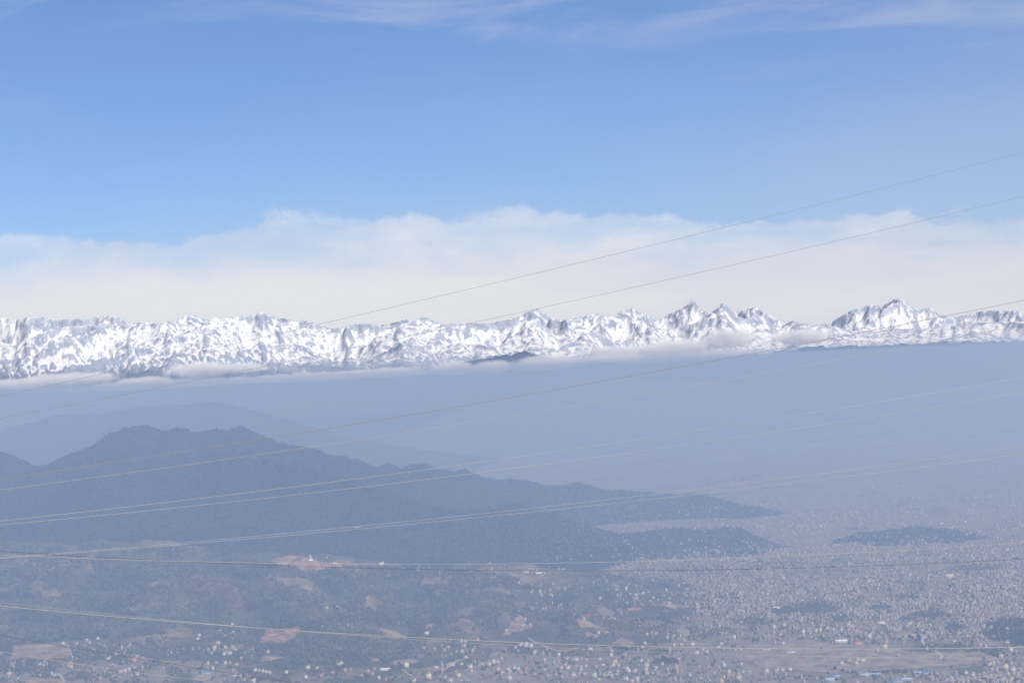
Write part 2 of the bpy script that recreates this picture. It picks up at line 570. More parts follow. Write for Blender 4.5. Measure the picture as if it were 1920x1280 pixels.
# the slope the photographer stands on, below the bottom edge of the picture
xs = np.linspace(-2600, 2600, 80); ys = np.concatenate([np.linspace(-2500, 3000, 90), np.linspace(3100, 7040, 40)])
HX, HY = np.meshgrid(xs, ys)
rr = np.hypot(HX * 0.8, np.maximum(HY, HY * 0.6))
HZ = 3 + 1088 * np.clip(1 - rr / 2100.0, 0, 1) ** 1.15 + 25 * fbm(HX / 300, HY / 300, 4, 77) * np.clip(rr / 500, 0, 1) * np.clip(1 - rr / 2100, 0, 1)
HX = HX * (1 + np.clip((HY - 3000) / 4000, 0, 1) * 0.2)
o = link('viewpoint_hill', mesh_np('viewpoint_hill', np.stack([HX, HY, HZ], -1).reshape(-1, 3), grid_faces(*HX.shape), [M_NEAR], True))
tag(o, 'steep slope below the viewpoint falling to the valley', kind='structure')

# ------------------------------------------------------------------ mountains
def profile(rows, az, off=0.0):
    a = np.array(rows, float)
    ta, te = ray(a[:, 0], a[:, 1])
    return np.interp(az, ta, te) + off


SKY_A = [(-420, 640), (-200, 625), (-80, 640), (0, 640), (25, 648), (60, 632), (100, 615), (140, 611), (160, 612), (200, 606), (230, 610), (260, 603), (300, 605), (325, 602), (345, 592), (358, 589), (372, 594), (388, 599), (402, 595), (440, 594),
         (465, 592), (480, 592), (488, 583), (500, 590), (520, 595), (545, 600), (575, 610), (600, 615), (620, 616), (660, 609), (682, 606), (710, 610), (735, 606), (755, 600),
         (782, 597), (796, 594), (808, 600), (830, 608), (870, 606), (920, 606), (958, 598), (975, 592), (990, 584), (1006, 578), (1020, 588), (1034, 597), (1050, 600), (1075, 597),
         (1100, 592), (1115, 588), (1140, 591), (1165, 598), (1185, 595), (1205, 602), (1225, 615), (1260, 617), (1285, 613), (1305, 604), (1325, 592), (1343, 579), (1357, 567), (1368, 577),
         (1380, 592), (1395, 597), (1420, 598), (1440, 608), (1465, 612), (1485, 601), (1500, 602), (1520, 610), (1560, 611), (1600, 620), (1680, 622), (1760, 614), (1800, 607), (1860, 604), (1920, 602), (2050, 600), (2350, 610)]
SKY_B = [(-420, 600), (-100, 598), (0, 594), (25, 600), (60, 593), (120, 599), (165, 596), (190, 593), (215, 590), (240, 606), (300, 625), (540, 606), (572, 599), (600, 611), (660, 622),
         (1130, 612), (1165, 583), (1185, 577), (1208, 590), (1235, 600), (1255, 588), (1275, 579), (1288, 572), (1299, 560), (1308, 574), (1320, 584), (1350, 588), (1395, 582), (1415, 576), (1428, 580), (1448, 592), (1470, 603),
         (1500, 613), (1555, 606), (1575, 594), (1600, 580), (1635, 571), (1655, 574), (1665, 567), (1682, 558), (1697, 562), (1706, 574), (1722, 581), (1745, 576), (1760, 588), (1790, 596), (1815, 588), (1845, 582), (1880, 581), (1920, 583), (2000, 578), (2350, 590)]
SKY_C = [(-420, 760), (300, 750), (560, 712), (640, 702), (760, 694), (820, 690), (860, 681), (900, 673), (950, 665), (985, 659), (1008, 664), (1030, 672), (1060, 677), (1100, 671), (1135, 674), (1180, 682), (1240, 680), (1320, 668), (1420, 664), (1520, 650), (1640, 648), (1760, 642), (1860, 640), (1960, 640), (2350, 640)]


def erosion(x, y, base, octaves, seed, gain=0.5):
    """ridged noise whose finer octaves fade on steep ground, so that valleys stay smooth and ridges stay crisp"""
    s = np.zeros_like(x); gx = np.zeros_like(x); gy = np.zeros_like(x); a = 1.0; t = 0
    wx = x + 0.35 * base * fbm(x / base, y / base, 3, seed + 60)
    wy = y + 0.35 * base * fbm(x / base + 5.2, y / base + 1.3, 3, seed + 70)
    for o in range(octaves):
        fq = 2 ** o / base
        c, si = math.cos(0.6 * o), math.sin(0.6 * o)
        u = (wx * c - wy * si) * fq; v = (wx * si + wy * c) * fq
        n = 1 - np.abs(perlin(u, v, seed + o)) * 1.7
        w = 1.0 if o == 0 else np.clip(s / t * 1.25, 0.15, 1.2)
        s = s + a * n * w
        t += a; a *= gain
    return s / t


def runoff(H, dx, dy, n, steps, rng):
    """let n drops run downhill over the grid; returns how often each cell was crossed"""
    nr_, nc_ = H.shape
    flow = np.zeros(nr_ * nc_)
    gy_, gx_ = np.gradient(H)
    gx_ /= dx; gy_ /= dy
    r = rng.uniform(1, nr_ - 2, n); c = rng.uniform(1, nc_ - 2, n)
    vx = np.zeros(n); vy = np.zeros(n)
    for _ in range(steps):
        i = r.astype(int); j = c.astype(int)
        flow += np.bincount(i * nc_ + j, minlength=nr_ * nc_)
        vx = 0.45 * vx - gx_[i, j]; vy = 0.45 * vy - gy_[i, j]
        m_ = np.hypot(vx, vy) + 1e-6
        vx /= m_; vy /= m_
        c = np.clip(c + vx * 20.0 / dx, 1, nc_ - 2); r = np.clip(r + vy * 20.0 / dy, 1, nr_ - 2)
    return flow.reshape(nr_, nc_)


def range_mesh(name, az, yrow, foot_y, crest_y, back_y, zfoot, prof, seed, base, snowline, sig, label, amount=1.0, skirt=None, low_only=False):
    A, Y = np.meshgrid(az, yrow)
    X = A * Y
    v = np.clip((Y - foot_y) / (crest_y - foot_y), 0, 1)
    bk = np.clip((Y - crest_y) / (back_y - crest_y), 0, 1)
    env = (0.06 + 0.94 * v ** 0.95) * (1 - 0.75 * bk) * smooth(Y, foot_y - 600, foot_y + 500)
    big = fbm(X / (base * 1.9), Y / (base * 1.9), 3, seed + 9)
    R = erosion(X, Y, base, 5, seed, 0.52)
    fine = erosion(X + 0.3 * Y, Y, base / 11.0, 4, seed + 17, 0.6)
    h = env * (0.66 + 0.42 * big + amount * 0.40 * (R - 0.35)) + 0.030 * amount * (fine - 0.4) * (0.35 + 0.65 * np.clip(env * 2, 0, 1))
    H = zfoot + h * 1500.0
    rg = np.random.default_rng(seed)
    ddx_, ddy_ = float(np.median(np.diff(X, axis=1))), float(np.median(np.diff(yrow)))
    gully = np.zeros_like(H)
    for amp in (9.0, 8.0, 7.0):
        fl = runoff(H, ddx_, ddy_, H.size // 3, 60, rg)
        gully = blur2(np.log1p(fl / max(fl.mean(), 1e-6)), 0.6)
        H = H - amp * amount * gully * np.clip(env * 3, 0, 1)
    want = profile(prof, az)
    for it in range(4):
        ang = (H - CAMZ) / Y
        jm = ang.argmax(0)
        need = CAMZ + want * yrow[jm] - zfoot
        have = H[jm, np.arange(len(az))] - zfoot
        ratio = blur1(need / np.maximum(have, 50), sig if it < 3 else sig * 0.5)
        H = zfoot + (H - zfoot) * (1 + (ratio[None, :] - 1) * (0.35 + 0.65 * np.clip(v * 1.6, 0, 1)))
    if skirt is not None:
        y0, z0 = skirt
        t = smooth(Y, y0, foot_y + 300)
        H = np.where(Y < foot_y + 300, z0 + (H - z0) * t, H)
    dxx = np.gradient(H, axis=1) / np.maximum(np.gradient(X, axis=1), 1)
    dyy = np.gradient(H, axis=0) / np.gradient(Y, axis=0)
    nz = 1 / np.sqrt(1 + dxx ** 2 + dyy ** 2)
    conc = blur2(H, 2.0) - H
    conc2 = blur2(H, 7.0) - H
    alt = H - CAMZ + 140 * fbm(X / 900, Y / 900, 3, seed + 31)
    up = alt - np.interp(A, *snowline)
    patch = fbm(X / 140, Y / 210, 5, seed + 33, 0.72)
    feat = nz * 0.8 + np.clip(conc / 12.0, -0.6, 0.6) * 0.28 + np.clip(conc2 / 60.0, -0.5, 0.5) * 0.16 + patch * 0.60 + np.clip(gully - 0.7, -0.6, 1.2) * 0.28
    feat = feat - blur2(feat, 26.0) * 0.85
    # rank the ground by how well it holds snow, each piece weighted by how much of it faces the valley
    wgt = np.clip(dyy, 0.0, 2.5) + 0.02
    od = feat.ravel().argsort()
    cw = np.cumsum(wgt.ravel()[od]); rank = np.empty(feat.size); rank[od] = cw / cw[-1]
    rank = rank.reshape(feat.shape)
    bare = np.interp(up, [-500, -250, -60, 140, 420], [1.2, 1.02, 0.74, 0.44, 0.25])    # share of ground without snow at that height
    s = 0.5 + (rank - bare) * 1.25
    low = np.clip(-up / 260.0, 0, 1)
    if low_only:
        s = s * 0 - 1; low = low * 0 + 1
    vtx = np.stack([X, Y, H], -1).reshape(-1, 3)
    me = mesh_np(name, vtx, grid_faces(*X.shape), [M_MOUNT], True, attrs={'snow': s.ravel(), 'low': low.ravel()})
    ob = link(name, me)
    tag(ob, label, kind='structure')
    return ob


AZM = np.tan(np.radians(np.linspace(-15.2, 15.2, 1350)))
ROWS_A = np.concatenate([np.linspace(38100, 43800, 16), np.linspace(43900, 50600, 235), np.linspace(50750, 52500, 10)])
range_mesh('snow_mountains', AZM, ROWS_A, 44600, 50300, 53500, CAMZ - 330, SKY_A, 21, 2300.0,
           ([-0.3, -0.21, -0.1, 0.0, 0.06, 0.3], [560, 500, 350, 180, 20, 0]), 3.0,
           'long front range of snow covered mountains with speckled rock', 1.0, skirt=(38000, 0.0))
ROWS_B = np.concatenate([np.linspace(53800, 60500, 120), np.linspace(60700, 62500, 8)])
range_mesh('far_snow_peaks', AZM[::1], ROWS_B, 54500, 59600, 64500, CAMZ - 300, SKY_B, 53, 2200.0,
           ([-0.3, 0.3], [420, 330]), 2.5, 'pale jagged snow peaks rising behind the front range', 1.15)
AZC = np.tan(np.radians(np.linspace(-15.2, 15.2, 500)))
range_mesh('foothill_ridge', AZC, np.linspace(39200, 44400, 60), 40000, 43200, 45500, CAMZ - 600, SKY_C, 88, 1700.0,
           ([-0.3, 0.3], [900, 900]), 5.0, 'dark blue foothill ridge at the feet of the snow mountains', 0.7, low_only=True)

# ------------------------------------------------------------------ haze: the valley air up to its inversion just above the viewpoint
hv = np.array([(x, y, z) for z in (-3.0, CAMZ + HAZE_TOP) for y in (-9000.0, 38000.0) for x in (-30000.0, 30000.0)])
hf = np.array([(0, 2, 3, 1), (4, 5, 7, 6), (0, 1, 5, 4), (2, 6, 7, 3), (0, 4, 6, 2), (1, 3, 7, 5)])
mh = bpy.data.materials.new('valley_haze')
mh.use_nodes = True
mh.node_tree.nodes.clear()
pv = mh.node_tree.nodes.new('ShaderNodeVolumePrincipled')
pv.inputs['Color'].default_value = (*HAZE_COLOR, 1)
pv.inputs['Absorption Color'].default_value = (*HAZE_ABSORB, 1)
pv.inputs['Density'].default_value = HAZE_DENSITY
pv.inputs['Anisotropy'].default_value = 0.0
mo = mh.node_tree.nodes.new('ShaderNodeOutputMaterial')
mh.node_tree.links.new(pv.outputs[0], mo.inputs['Volume'])
o = link('haze', mesh_np('haze', hv, hf, [mh]))
tag(o, 'blue haze filling the valley up to the feet of the mountains', kind='stuff')

# ------------------------------------------------------------------ clouds lying on the haze at the feet of the mountains
mc = bpy.data.materials.new('cloud_vapour')
mc.use_nodes = True
mc.node_tree.nodes.clear()
pc = mc.node_tree.nodes.new('ShaderNodeVolumePrincipled')
pc.inputs['Color'].default_value = (1.0, 1.0, 1.0, 1)
CLOUD_DENSITY = 0.007
pc.inputs['Anisotropy'].default_value = -0.3
mo = mc.node_tree.nodes.new('ShaderNodeOutputMaterial')
mc.node_tree.links.new(pc.outputs[0], mo.inputs['Volume'])
qc = G(mc.node_tree)
gen = qc.n.new('ShaderNodeTexCoord').outputs['Generated']
oi_ = qc.n.new('ShaderNodeObjectInfo')
ctr = qc.vm('MULTIPLY', qc.vm('SUBTRACT', gen, (0.5, 0.5, 0.42)), (2.0, 2.0, 2.0))
ln_ = qc.n.new('ShaderNodeVectorMath'); ln_.operation = 'LENGTH'
qc.l.new(ctr, ln_.inputs[0])
pw = geo_pos(qc)
bil = qc.noise(pw, 0.0055, 5, 0.62, 0.3)
dn = qc.m('SUBTRACT', qc.m('ADD', bil, 0.28), qc.m('MULTIPLY', ln_.outputs['Value'], 0.78))
qc.l.new(qc.m('MULTIPLY', qc.ss(dn, 0.0, 0.35), CLOUD_DENSITY), pc.inputs['Density'])


def ico_sphere(sub):
    import bmesh
    bm = bmesh.new()
    bmesh.ops.create_icosphere(bm, subdivisions=sub, radius=1.0)
    v = np.array([q.co[:] for q in bm.verts]); f = np.array([[q.index for q in t.verts] for t in bm.faces])
    bm.free()
    return v, f


ICO5 = ico_sphere(4)
CLOUDS = [  # photo centre, half size in photo pixels, label
    (50, 722, 90, 9, 'long flat cloud bank lying under the mountains at the far left'),
    (135, 712, 75, 10, 'thin pinkish cloud streak over the far left cloud bank'),
    (275, 716, 45, 7, 'small dim cloud right of the far left cloud bank'),
    (375, 696, 52, 12, 'wispy cloud below the left snow slopes'),
    (440, 692, 60, 7, 'thin cloud wisp trailing right of the wispy left cloud'),
    (735, 700, 50, 8, 'low cloud puff left of the dark foothill ridge'),
    (850, 693, 36, 10, 'small cloud puff under the dark foothill ridge'),
    (925, 690, 30, 9, 'round cloud puff under the foothill crest'),
    (1025, 683, 55, 11, 'pale cloud right of the foothill crest'),
    (1160, 664, 66, 11, 'grey cloud covering the snow foot left of the twin peaks'),
    (1270, 655, 60, 12, 'dim cloud strip below the twin peaks'),
    (1370, 638, 40, 15, 'big rounded cloud in front of the twin peaks'),
    (1505, 634, 46, 11, 'rounded cloud right of the twin peaks'),
    (260, 724, 190, 7, 'long thin mist veil under the left snow slopes'),
    (610, 707, 170, 7, 'long thin mist veil left of the foothill ridge'),
    (1240, 670, 170, 7, 'long thin mist veil under the twin peaks'),
]
for i, (cx, cy, rx, ry, lab) in enumerate(CLOUDS):
    dist = 38700.0 + 60 * (i % 5)
    x, y, z = point(cx, cy, dist)
    v, f = ICO5
    t = v * 1.0
    n = 1 + 0.25 * fbm(t[:, 0] * 2.2 + 9 * i, t[:, 2] * 1.6 + t[:, 1] * 1.3, 4, 300 + i, 0.6)
    u = K * dist
    vv = np.stack([t[:, 0] * n * rx * 1.45 * u, t[:, 1] * n * 260.0, np.where(t[:, 2] > 0, t[:, 2] * n * 1.9, t[:, 2] * 1.1) * ry * u], 1)
    o = link('cloud', mesh_np('cloud', vv, f, [mc], True))
    o.location = (x, y, z)
    tag(o, lab, kind='stuff')

# ------------------------------------------------------------------ small helpers for laying things on the land
def inside(px, py, poly):
    poly = np.asarray(poly, float); r = np.zeros(px.shape, bool); j = len(poly) - 1
    for i in range(len(poly)):
        xi, yi = poly[i]; xj, yj = poly[j]
        c = ((yi > py) != (yj > py)) & (px < (xj - xi) * (py - yi) / (yj - yi + 1e-12) + xi)
        r ^= c; j = i
    return r


def sample_poly(poly, n, rng=RNG):
    poly = np.asarray(poly, float); lo, hi = poly.min(0), poly.max(0)
    out = np.zeros((0, 2))
    while len(out) < n:
        p = lo + rng.random((n * 2, 2)) * (hi - lo)
        out = np.concatenate([out, p[inside(p[:, 0], p[:, 1], poly)]])
    return out[:n]


# ------------------------------------------------------------------ bare fields, terraces and clearings
M_SOIL = mat_col('bare_soil', 0.95, 0.35, 0.06)
TAN = (0.40, 0.30, 0.20); ORANGE = (0.47, 0.30, 0.19); PALE = (0.52, 0.46, 0.37); BROWN = (0.22, 0.16, 0.11); SALMON = (0.50, 0.26, 0.20); GREEN = (0.13, 0.16, 0.08)
FIELDS = [
    ('clearing', [(484, 1206), (490, 1196), (500, 1180), (545, 1178), (556, 1173), (567, 1178), (556, 1190), (548, 1201), (530, 1207), (505, 1205)], ORANGE, 2.0, 'orange terraced clearing cut into the dark woods'),
    ('clearing', [(551, 1205), (558, 1194), (562, 1194), (562, 1204)], ORANGE, 0, 'small orange scar beside the orange terraced clearing'),
    ('terraced_field', [(22, 1230), (24, 1209), (70, 1207), (110, 1205), (124, 1202), (130, 1212), (136, 1226), (128, 1236), (80, 1237), (40, 1236), (8, 1238)], (0.38, 0.29, 0.20), 1.6, 'striped brown terraces at the left foot of the hill'),
    ('bare_ground', [(506, 1052), (516, 1046), (535, 1043), (560, 1041), (585, 1045), (600, 1052), (640, 1056), (646, 1064), (600, 1069), (568, 1073), (556, 1063), (522, 1059)], (0.38, 0.26, 0.19), 0, 'reddish bare ground around the white hilltop temple'),
    ('bare_slope', [(708, 1178), (722, 1178), (740, 1182), (765, 1195), (742, 1197), (722, 1190)], ORANGE, 0, 'tapering orange landslip in the middle of the wooded slope'),
    ('bare_field', [(1144, 1206), (1156, 1200), (1168, 1196), (1182, 1200), (1192, 1206), (1178, 1216), (1164, 1211)], TAN, 0, 'leaf shaped tan field at the foot of the hill'),
    ('bare_field', [(1075, 1161), (1097, 1160), (1110, 1167), (1129, 1179), (1106, 1177), (1091, 1178), (1085, 1172)], TAN, 0, 'slanting tan field on the hillside above the leaf shaped field'),
    ('bare_field', [(1096, 1188), (1104, 1184), (1112, 1188), (1127, 1190), (1121, 1197), (1098, 1194)], (0.42, 0.33, 0.22), 0, 'ragged tan patch below the slanting tan field'),
    ('scrub_slope', [(346, 1098), (365, 1084), (395, 1082), (425, 1086), (448, 1102), (462, 1122), (458, 1142), (430, 1138), (408, 1128), (392, 1112), (370, 1112)], (0.155, 0.115, 0.085), 0, 'large brown scrubby slope amid the left woods'),
    ('scrub_slope', [(250, 1120), (268, 1108), (300, 1105), (318, 1116), (300, 1126), (272, 1134)], (0.13, 0.105, 0.08), 0, 'small brown scrub patch left of the large brown slope'),
    ('scrub_slope', [(100, 1082), (130, 1076), (152, 1082), (140, 1092), (108, 1096)], (0.12, 0.10, 0.075), 0, 'brown scrub patch high on the left slope'),
    ('bare_field', [(1474, 1244), (1486, 1238), (1500, 1234), (1498, 1229), (1521, 1229), (1512, 1234), (1502, 1244)], SALMON, 0, 'salmon red patch of bare soil on the plain'),
    ('sports_ground', [(1676, 1193), (1690, 1185), (1712, 1184), (1724, 1192), (1716, 1201), (1692, 1199)], (0.46, 0.40, 0.27), 0, 'tan open ground with dark trees beside it'),
    ('gravel_yard', [(1722, 1195), (1726, 1189), (1738, 1187), (1742, 1192), (1736, 1197)], PALE, 0, 'pale gravel yard at the top of the bent road'),
    ('bare_field', [(1043, 1219), (1060, 1216), (1089, 1213), (1084, 1217), (1058, 1224), (1046, 1223)], TAN, 0, 'thin tan field where the slope meets the houses'),
    ('yard', [(364, 1272), (372, 1263), (399, 1265), (397, 1272), (384, 1276), (368, 1276)], (0.42, 0.34, 0.24), 0, 'tan yard under the bright blue roof'),
    ('terraced_field', [(486, 1238), (492, 1231), (505, 1228), (525, 1231), (538, 1235), (520, 1239), (490, 1241)], (0.36, 0.30, 0.21), 3.0, 'narrow pale terraces below the orange clearing'),
    ('bare_field', [(797, 1172), (804, 1168), (812, 1168), (816, 1175), (808, 1179), (799, 1177)], (0.42, 0.29, 0.21), 0, 'round reddish clearing in the middle woods'),
    ('bare_field', [(46, 1282), (52, 1274), (80, 1272), (112, 1273), (122, 1282)], ORANGE, 0, 'orange field at the bottom left edge'),
    ('bare_field', [(940, 1192), (955, 1172), (966, 1158), (976, 1152), (984, 1160), (990, 1172), (1003, 1172), (996, 1180), (972, 1183), (955, 1192)], (0.36, 0.28, 0.20), 0, 'tan clearing with a few houses on the spur'),
    ('bare_field', [(1118, 1142), (1128, 1133), (1140, 1140), (1156, 1148), (1148, 1157), (1128, 1154)], (0.34, 0.29, 0.21), 0, 'stony pale patch on the upper right slope'),
    ('bare_field', [(1175, 1140), (1190, 1137), (1206, 1139), (1200, 1144), (1178, 1146)], SALMON, 0, 'reddish strip among the hillside houses'),
    ('bare_field', [(1240, 1133), (1262, 1133), (1300, 1135), (1330, 1136), (1300, 1139), (1256, 1141)], (0.46, 0.34, 0.24), 0, 'long thin tan strip along the houses on the slope end'),
    ('bare_field', [(1266, 1184), (1278, 1174), (1290, 1180), (1296, 1192), (1286, 1196), (1276, 1188)], (0.40, 0.34, 0.25), 0, 'pale patch where the slope runs out into the plain'),
    ('field', [(1400, 1210), (1500, 1203), (1640, 1210), (1720, 1222), (1840, 1222), (1880, 1236), (1820, 1246), (1690, 1256), (1560, 1262), (1440, 1256), (1380, 1236)], (0.36, 0.31, 0.245), 0, 'broad grey brown open field on the plain'),
    ('green_field', [(1800, 1252), (1840, 1247), (1852, 1258), (1810, 1266), (1780, 1260)], GREEN, 0, 'dull green field left of the curved lane'),
    ('green_field', [(320, 1268), (345, 1260), (366, 1262), (352, 1276), (330, 1280)], GREEN, 0, 'green field left of the bright blue roof'),
    ('green_field', [(570, 1182), (600, 1184), (640, 1190), (640, 1196), (590, 1196), (572, 1190)], (0.09, 0.11, 0.06), 0, 'dark green strip right of the orange clearing'),
    ('bare_field', [(732, 1242), (750, 1236), (774, 1234), (790, 1242), (770, 1244), (742, 1248)], (0.36, 0.29, 0.20), 0, 'tan bank above the white shed'),
    ('bare_field', [(690, 1236), (706, 1232), (716, 1236), (704, 1241)], (0.36, 0.29, 0.20), 0, 'small tan terrace left of the tan bank'),
    ('bare_field', [(788, 1252), (830, 1246), (832, 1254), (800, 1262)], (0.36, 0.27, 0.19), 0, 'brown field right of the white house'),
    ('green_field', [(870, 1262), (900, 1256), (906, 1262), (880, 1266)], (0.34, 0.33, 0.32), 0, 'grey field at the bottom middle'),
    ('green_field', [(866, 1272), (890, 1266), (898, 1272), (878, 1278)], (0.33, 0.32, 0.31), 0, 'second grey field at the bottom middle edge'),
]
FIELD_POLYS = []
for name, poly, colr, step, lab in FIELDS:
    p = np.array(poly, float); lo, hi = p.min(0) - 2, p.max(0) + 2
    stp = 1.0 if (hi - lo).prod() < 12000 else 2.0
    gx, gy = np.meshgrid(np.arange(lo[0], hi[0], stp), np.arange(lo[1], hi[1], stp * 0.5))
    wx = gx + 5.0 * fbm(gx / 9, gy / 6, 4, 411, 0.6); wy = gy + 3.2 * fbm(gx / 9, gy / 6, 4, 412, 0.6)
    ins = inside(wx.ravel(), wy.ravel(), poly).reshape(gx.shape)
    X, Y, Z, I = hit(gx.ravel(), gy.ravel())
    if step:
        Z2 = np.ceil((Z + 1.5) / step) * step
    else:
        Z2 = Z + 1.5
    keep = ins[:-1, :-1] & ins[1:, :-1] & ins[:-1, 1:] & ins[1:, 1:]
    Yg = Y.reshape(gx.shape)
    jump = np.abs(Yg[:-1, :-1] - Yg[1:, 1:]) < 260
    keep &= jump
    if not keep.any():
        continue
    n = fbm(X / 60, Y / 90, 4, 500 + len(FIELD_POLYS), 0.6)
    cc = np.array(colr)[None, :] * (0.9 + 0.8 * n + 0.30 * fbm(X / 16, Y / 40, 3, 520))[:, None]
    if step:
        cc *= (0.55 + 0.62 * ((np.floor(Z2 / step) * 0.618) % 1.0))[:, None]
    v, f, (cc,) = compact(np.stack([X, Y, Z2], 1), grid_faces(*gx.shape, keep), [cc])
    o = link(name, mesh_np(name, v, f[:, ::-1], [M_SOIL], False, col=np.clip(cc, 0.01, 0.9)))
    tag(o, lab, kind='structure')
    if name != 'field' and 'scrub' not in name:
        FIELD_POLYS.append(poly)

M_TRACK = mat_plain('pale_earth_road', (0.50, 0.44, 0.34), 0.95, 0.1, 0.2, 0.02)
ROADS = [
    ([(1729, 1196), (1730, 1204), (1737, 1211), (1752, 1220), (1767, 1228), (1763, 1236)], 11, 'pale bent road crossing the open field'),
    ([(1874, 1238), (1862, 1246), (1859, 1254), (1868, 1260), (1886, 1263)], 9, 'pale curved lane beside the bottom right houses'),
    ([(990, 1196), (1004, 1205), (1022, 1212), (1042, 1219), (1056, 1223)], 9, 'earth track running down past the three white blocks'),
    ([(125, 1203), (131, 1220), (138, 1234), (126, 1250)], 8, 'thin track along the right side of the striped terraces'),
    ([(108, 1262), (116, 1270), (121, 1280)], 8, 'short pale lane at the bottom left'),
    ([(724, 1272), (760, 1266), (800, 1262), (830, 1258), (850, 1244), (862, 1236)], 8, 'earth road past the fields at the bottom middle'),
    ([(754, 1254), (764, 1262), (776, 1270)], 7, 'short lane below the white house'),
    ([(828, 1242), (831, 1250), (827, 1256)], 6, 'short upright lane on the brown fields'),
    ([(1030, 1168), (1045, 1168), (1058, 1164)], 6, 'thin track in the woods of the spur'),
    ([(1062, 1140), (1074, 1148), (1076, 1154), (1066, 1158)], 7, 'bent track above the slanting tan field'),
    ([(1272, 1150), (1284, 1160)], 6, 'short slanting track on the slope end'),
    ([(860, 1240), (880, 1232), (872, 1228)], 7, 'pale track bend between the middle houses'),
]
for k, (pts, wid, lab) in enumerate(ROADS):
    p = np.array(pts, float)
    t = np.linspace(0, len(p) - 1, 14 * len(p)); 
    px = np.interp(t, np.arange(len(p)), p[:, 0]); py = np.interp(t, np.arange(len(p)), p[:, 1])
    px, py = blur1(px, 3), blur1(py, 3)
    X, Y, Z, I = hit(px, py)
    c = np.stack([X, Y], 1); d_ = np.gradient(c, axis=0); d_ /= np.linalg.norm(d_, axis=1)[:, None] + 1e-9
    nrm = np.stack([-d_[:, 1], d_[:, 0]], 1) * wid / 2
    Lf, Rt = c + nrm, c - nrm
    zl = np.maximum(ground_z(Lf[:, 0], Lf[:, 1]), Z) + 1.9; zr = np.maximum(ground_z(Rt[:, 0], Rt[:, 1]), Z) + 1.9
    v = np.concatenate([np.c_[Lf, zl], np.c_[Rt, zr]]); n = len(c)
    i = np.arange(n - 1)
    o = link('track', mesh_np('track', v, np.stack([i, i + n, i + n + 1, i + 1], 1), [M_TRACK]))
    tag(o, lab, kind='structure')

# ------------------------------------------------------------------ woods (a mass nobody could count)
def tree_mass(name, X, Y, Z, hgt, rad, cols, label, seed):
    rng = np.random.default_rng(seed)
    n = len(X); S = 5
    ang = (np.arange(S) / S * 2 * math.pi)[None, :] + rng.random((n, 1)) * 6.28
    r1 = rad[:, None] * (0.75 + 0.5 * rng.random((n, S))); r2 = rad[:, None] * (0.5 + 0.45 * rng.random((n, S)))
    z1 = hgt[:, None] * (0.15 + 0.2 * rng.random((n, S))); z2 = hgt[:, None] * (0.52 + 0.25 * rng.random((n, S)))
    ring1 = np.stack([X[:, None] + r1 * np.cos(ang), Y[:, None] + r1 * np.sin(ang), Z[:, None] + z1], -1)
    ring2 = np.stack([X[:, None] + r2 * np.cos(ang + 0.6), Y[:, None] + r2 * np.sin(ang + 0.6), Z[:, None] + z2], -1)
    top = np.stack([X, Y, Z + hgt], -1)[:, None, :]
    v = np.concatenate([ring1, ring2, top], 1)                 # n, 11, 3
    i = np.arange(S); j = (i + 1) % S
    f = np.concatenate([np.stack([i, j, S + i], 1), np.stack([j, S + j, S + i], 1), np.stack([S + i, S + j, np.full(S, 2 * S)], 1)])
    F = (f[None] + (np.arange(n) * 11)[:, None, None]).reshape(-1, 3)
    c = np.repeat(cols, 11, 0)
    o = link(name, mesh_np(name, v.reshape(-1, 3), F, [M_TREE], False, col=c))
    tag(o, label, kind='stuff')
    return o


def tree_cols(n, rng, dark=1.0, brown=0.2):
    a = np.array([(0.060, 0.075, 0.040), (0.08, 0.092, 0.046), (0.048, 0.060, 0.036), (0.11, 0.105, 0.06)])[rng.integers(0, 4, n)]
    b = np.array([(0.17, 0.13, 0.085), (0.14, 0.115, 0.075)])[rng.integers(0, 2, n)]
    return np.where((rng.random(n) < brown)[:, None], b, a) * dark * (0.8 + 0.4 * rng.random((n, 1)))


WOODS = [
    ('woods', [(-60, 1010), (350, 1028), (520, 1044), (650, 1060), (900, 1070), (975, 1085), (965, 1135), (930, 1180), (860, 1190), (770, 1198), (860, 1200), (850, 1212), (800, 1222), (770, 1234), (720, 1246), (640, 1245), (560, 1240), (540, 1226), (500, 1215), (470, 1212), (400, 1190), (330, 1186), (230, 1196), (140, 1200), (40, 1206), (20, 1240), (-60, 1250)],
     34000, (1,), 'woods covering the near hillside on the left', 1.0, 0.20),
    ('woods', [(955, 1095), (1100, 1100), (1200, 1112), (1290, 1130), (1310, 1165), (1240, 1185), (1130, 1195), (1100, 1212), (1040, 1206), (960, 1190)],
     5200, (1,), 'patchy woods between the hillside houses on the right slope', 0.95, 0.3),
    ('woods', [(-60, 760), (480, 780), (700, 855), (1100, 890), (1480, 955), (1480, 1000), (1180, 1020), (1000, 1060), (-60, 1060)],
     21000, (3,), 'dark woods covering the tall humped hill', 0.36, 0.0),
    ('woods', [(-60, 960), (700, 975), (1080, 1030), (1080, 1070), (-60, 1060)],
     7500, (2,), 'dark woods on the low shoulder before the tall hill', 0.5, 0.05),
    ('woods', [(1140, 980), (1440, 980), (1440, 1050), (1140, 1050)], 2200, (6,), 'woods on the dark mound ringed by the town', 1.0, 0.1),
    ('woods', [(1560, 980), (1850, 980), (1850, 1030), (1560, 1030)], 1800, (7,), 'woods on the low rise in the hazy town', 1.05, 0.1),
    ('woods', [(1870, 1150), (1960, 1140), (1960, 1220), (1870, 1215)], 900, (8,), 'woods on the knoll at the edge of the town', 0.9, 0.1),
]
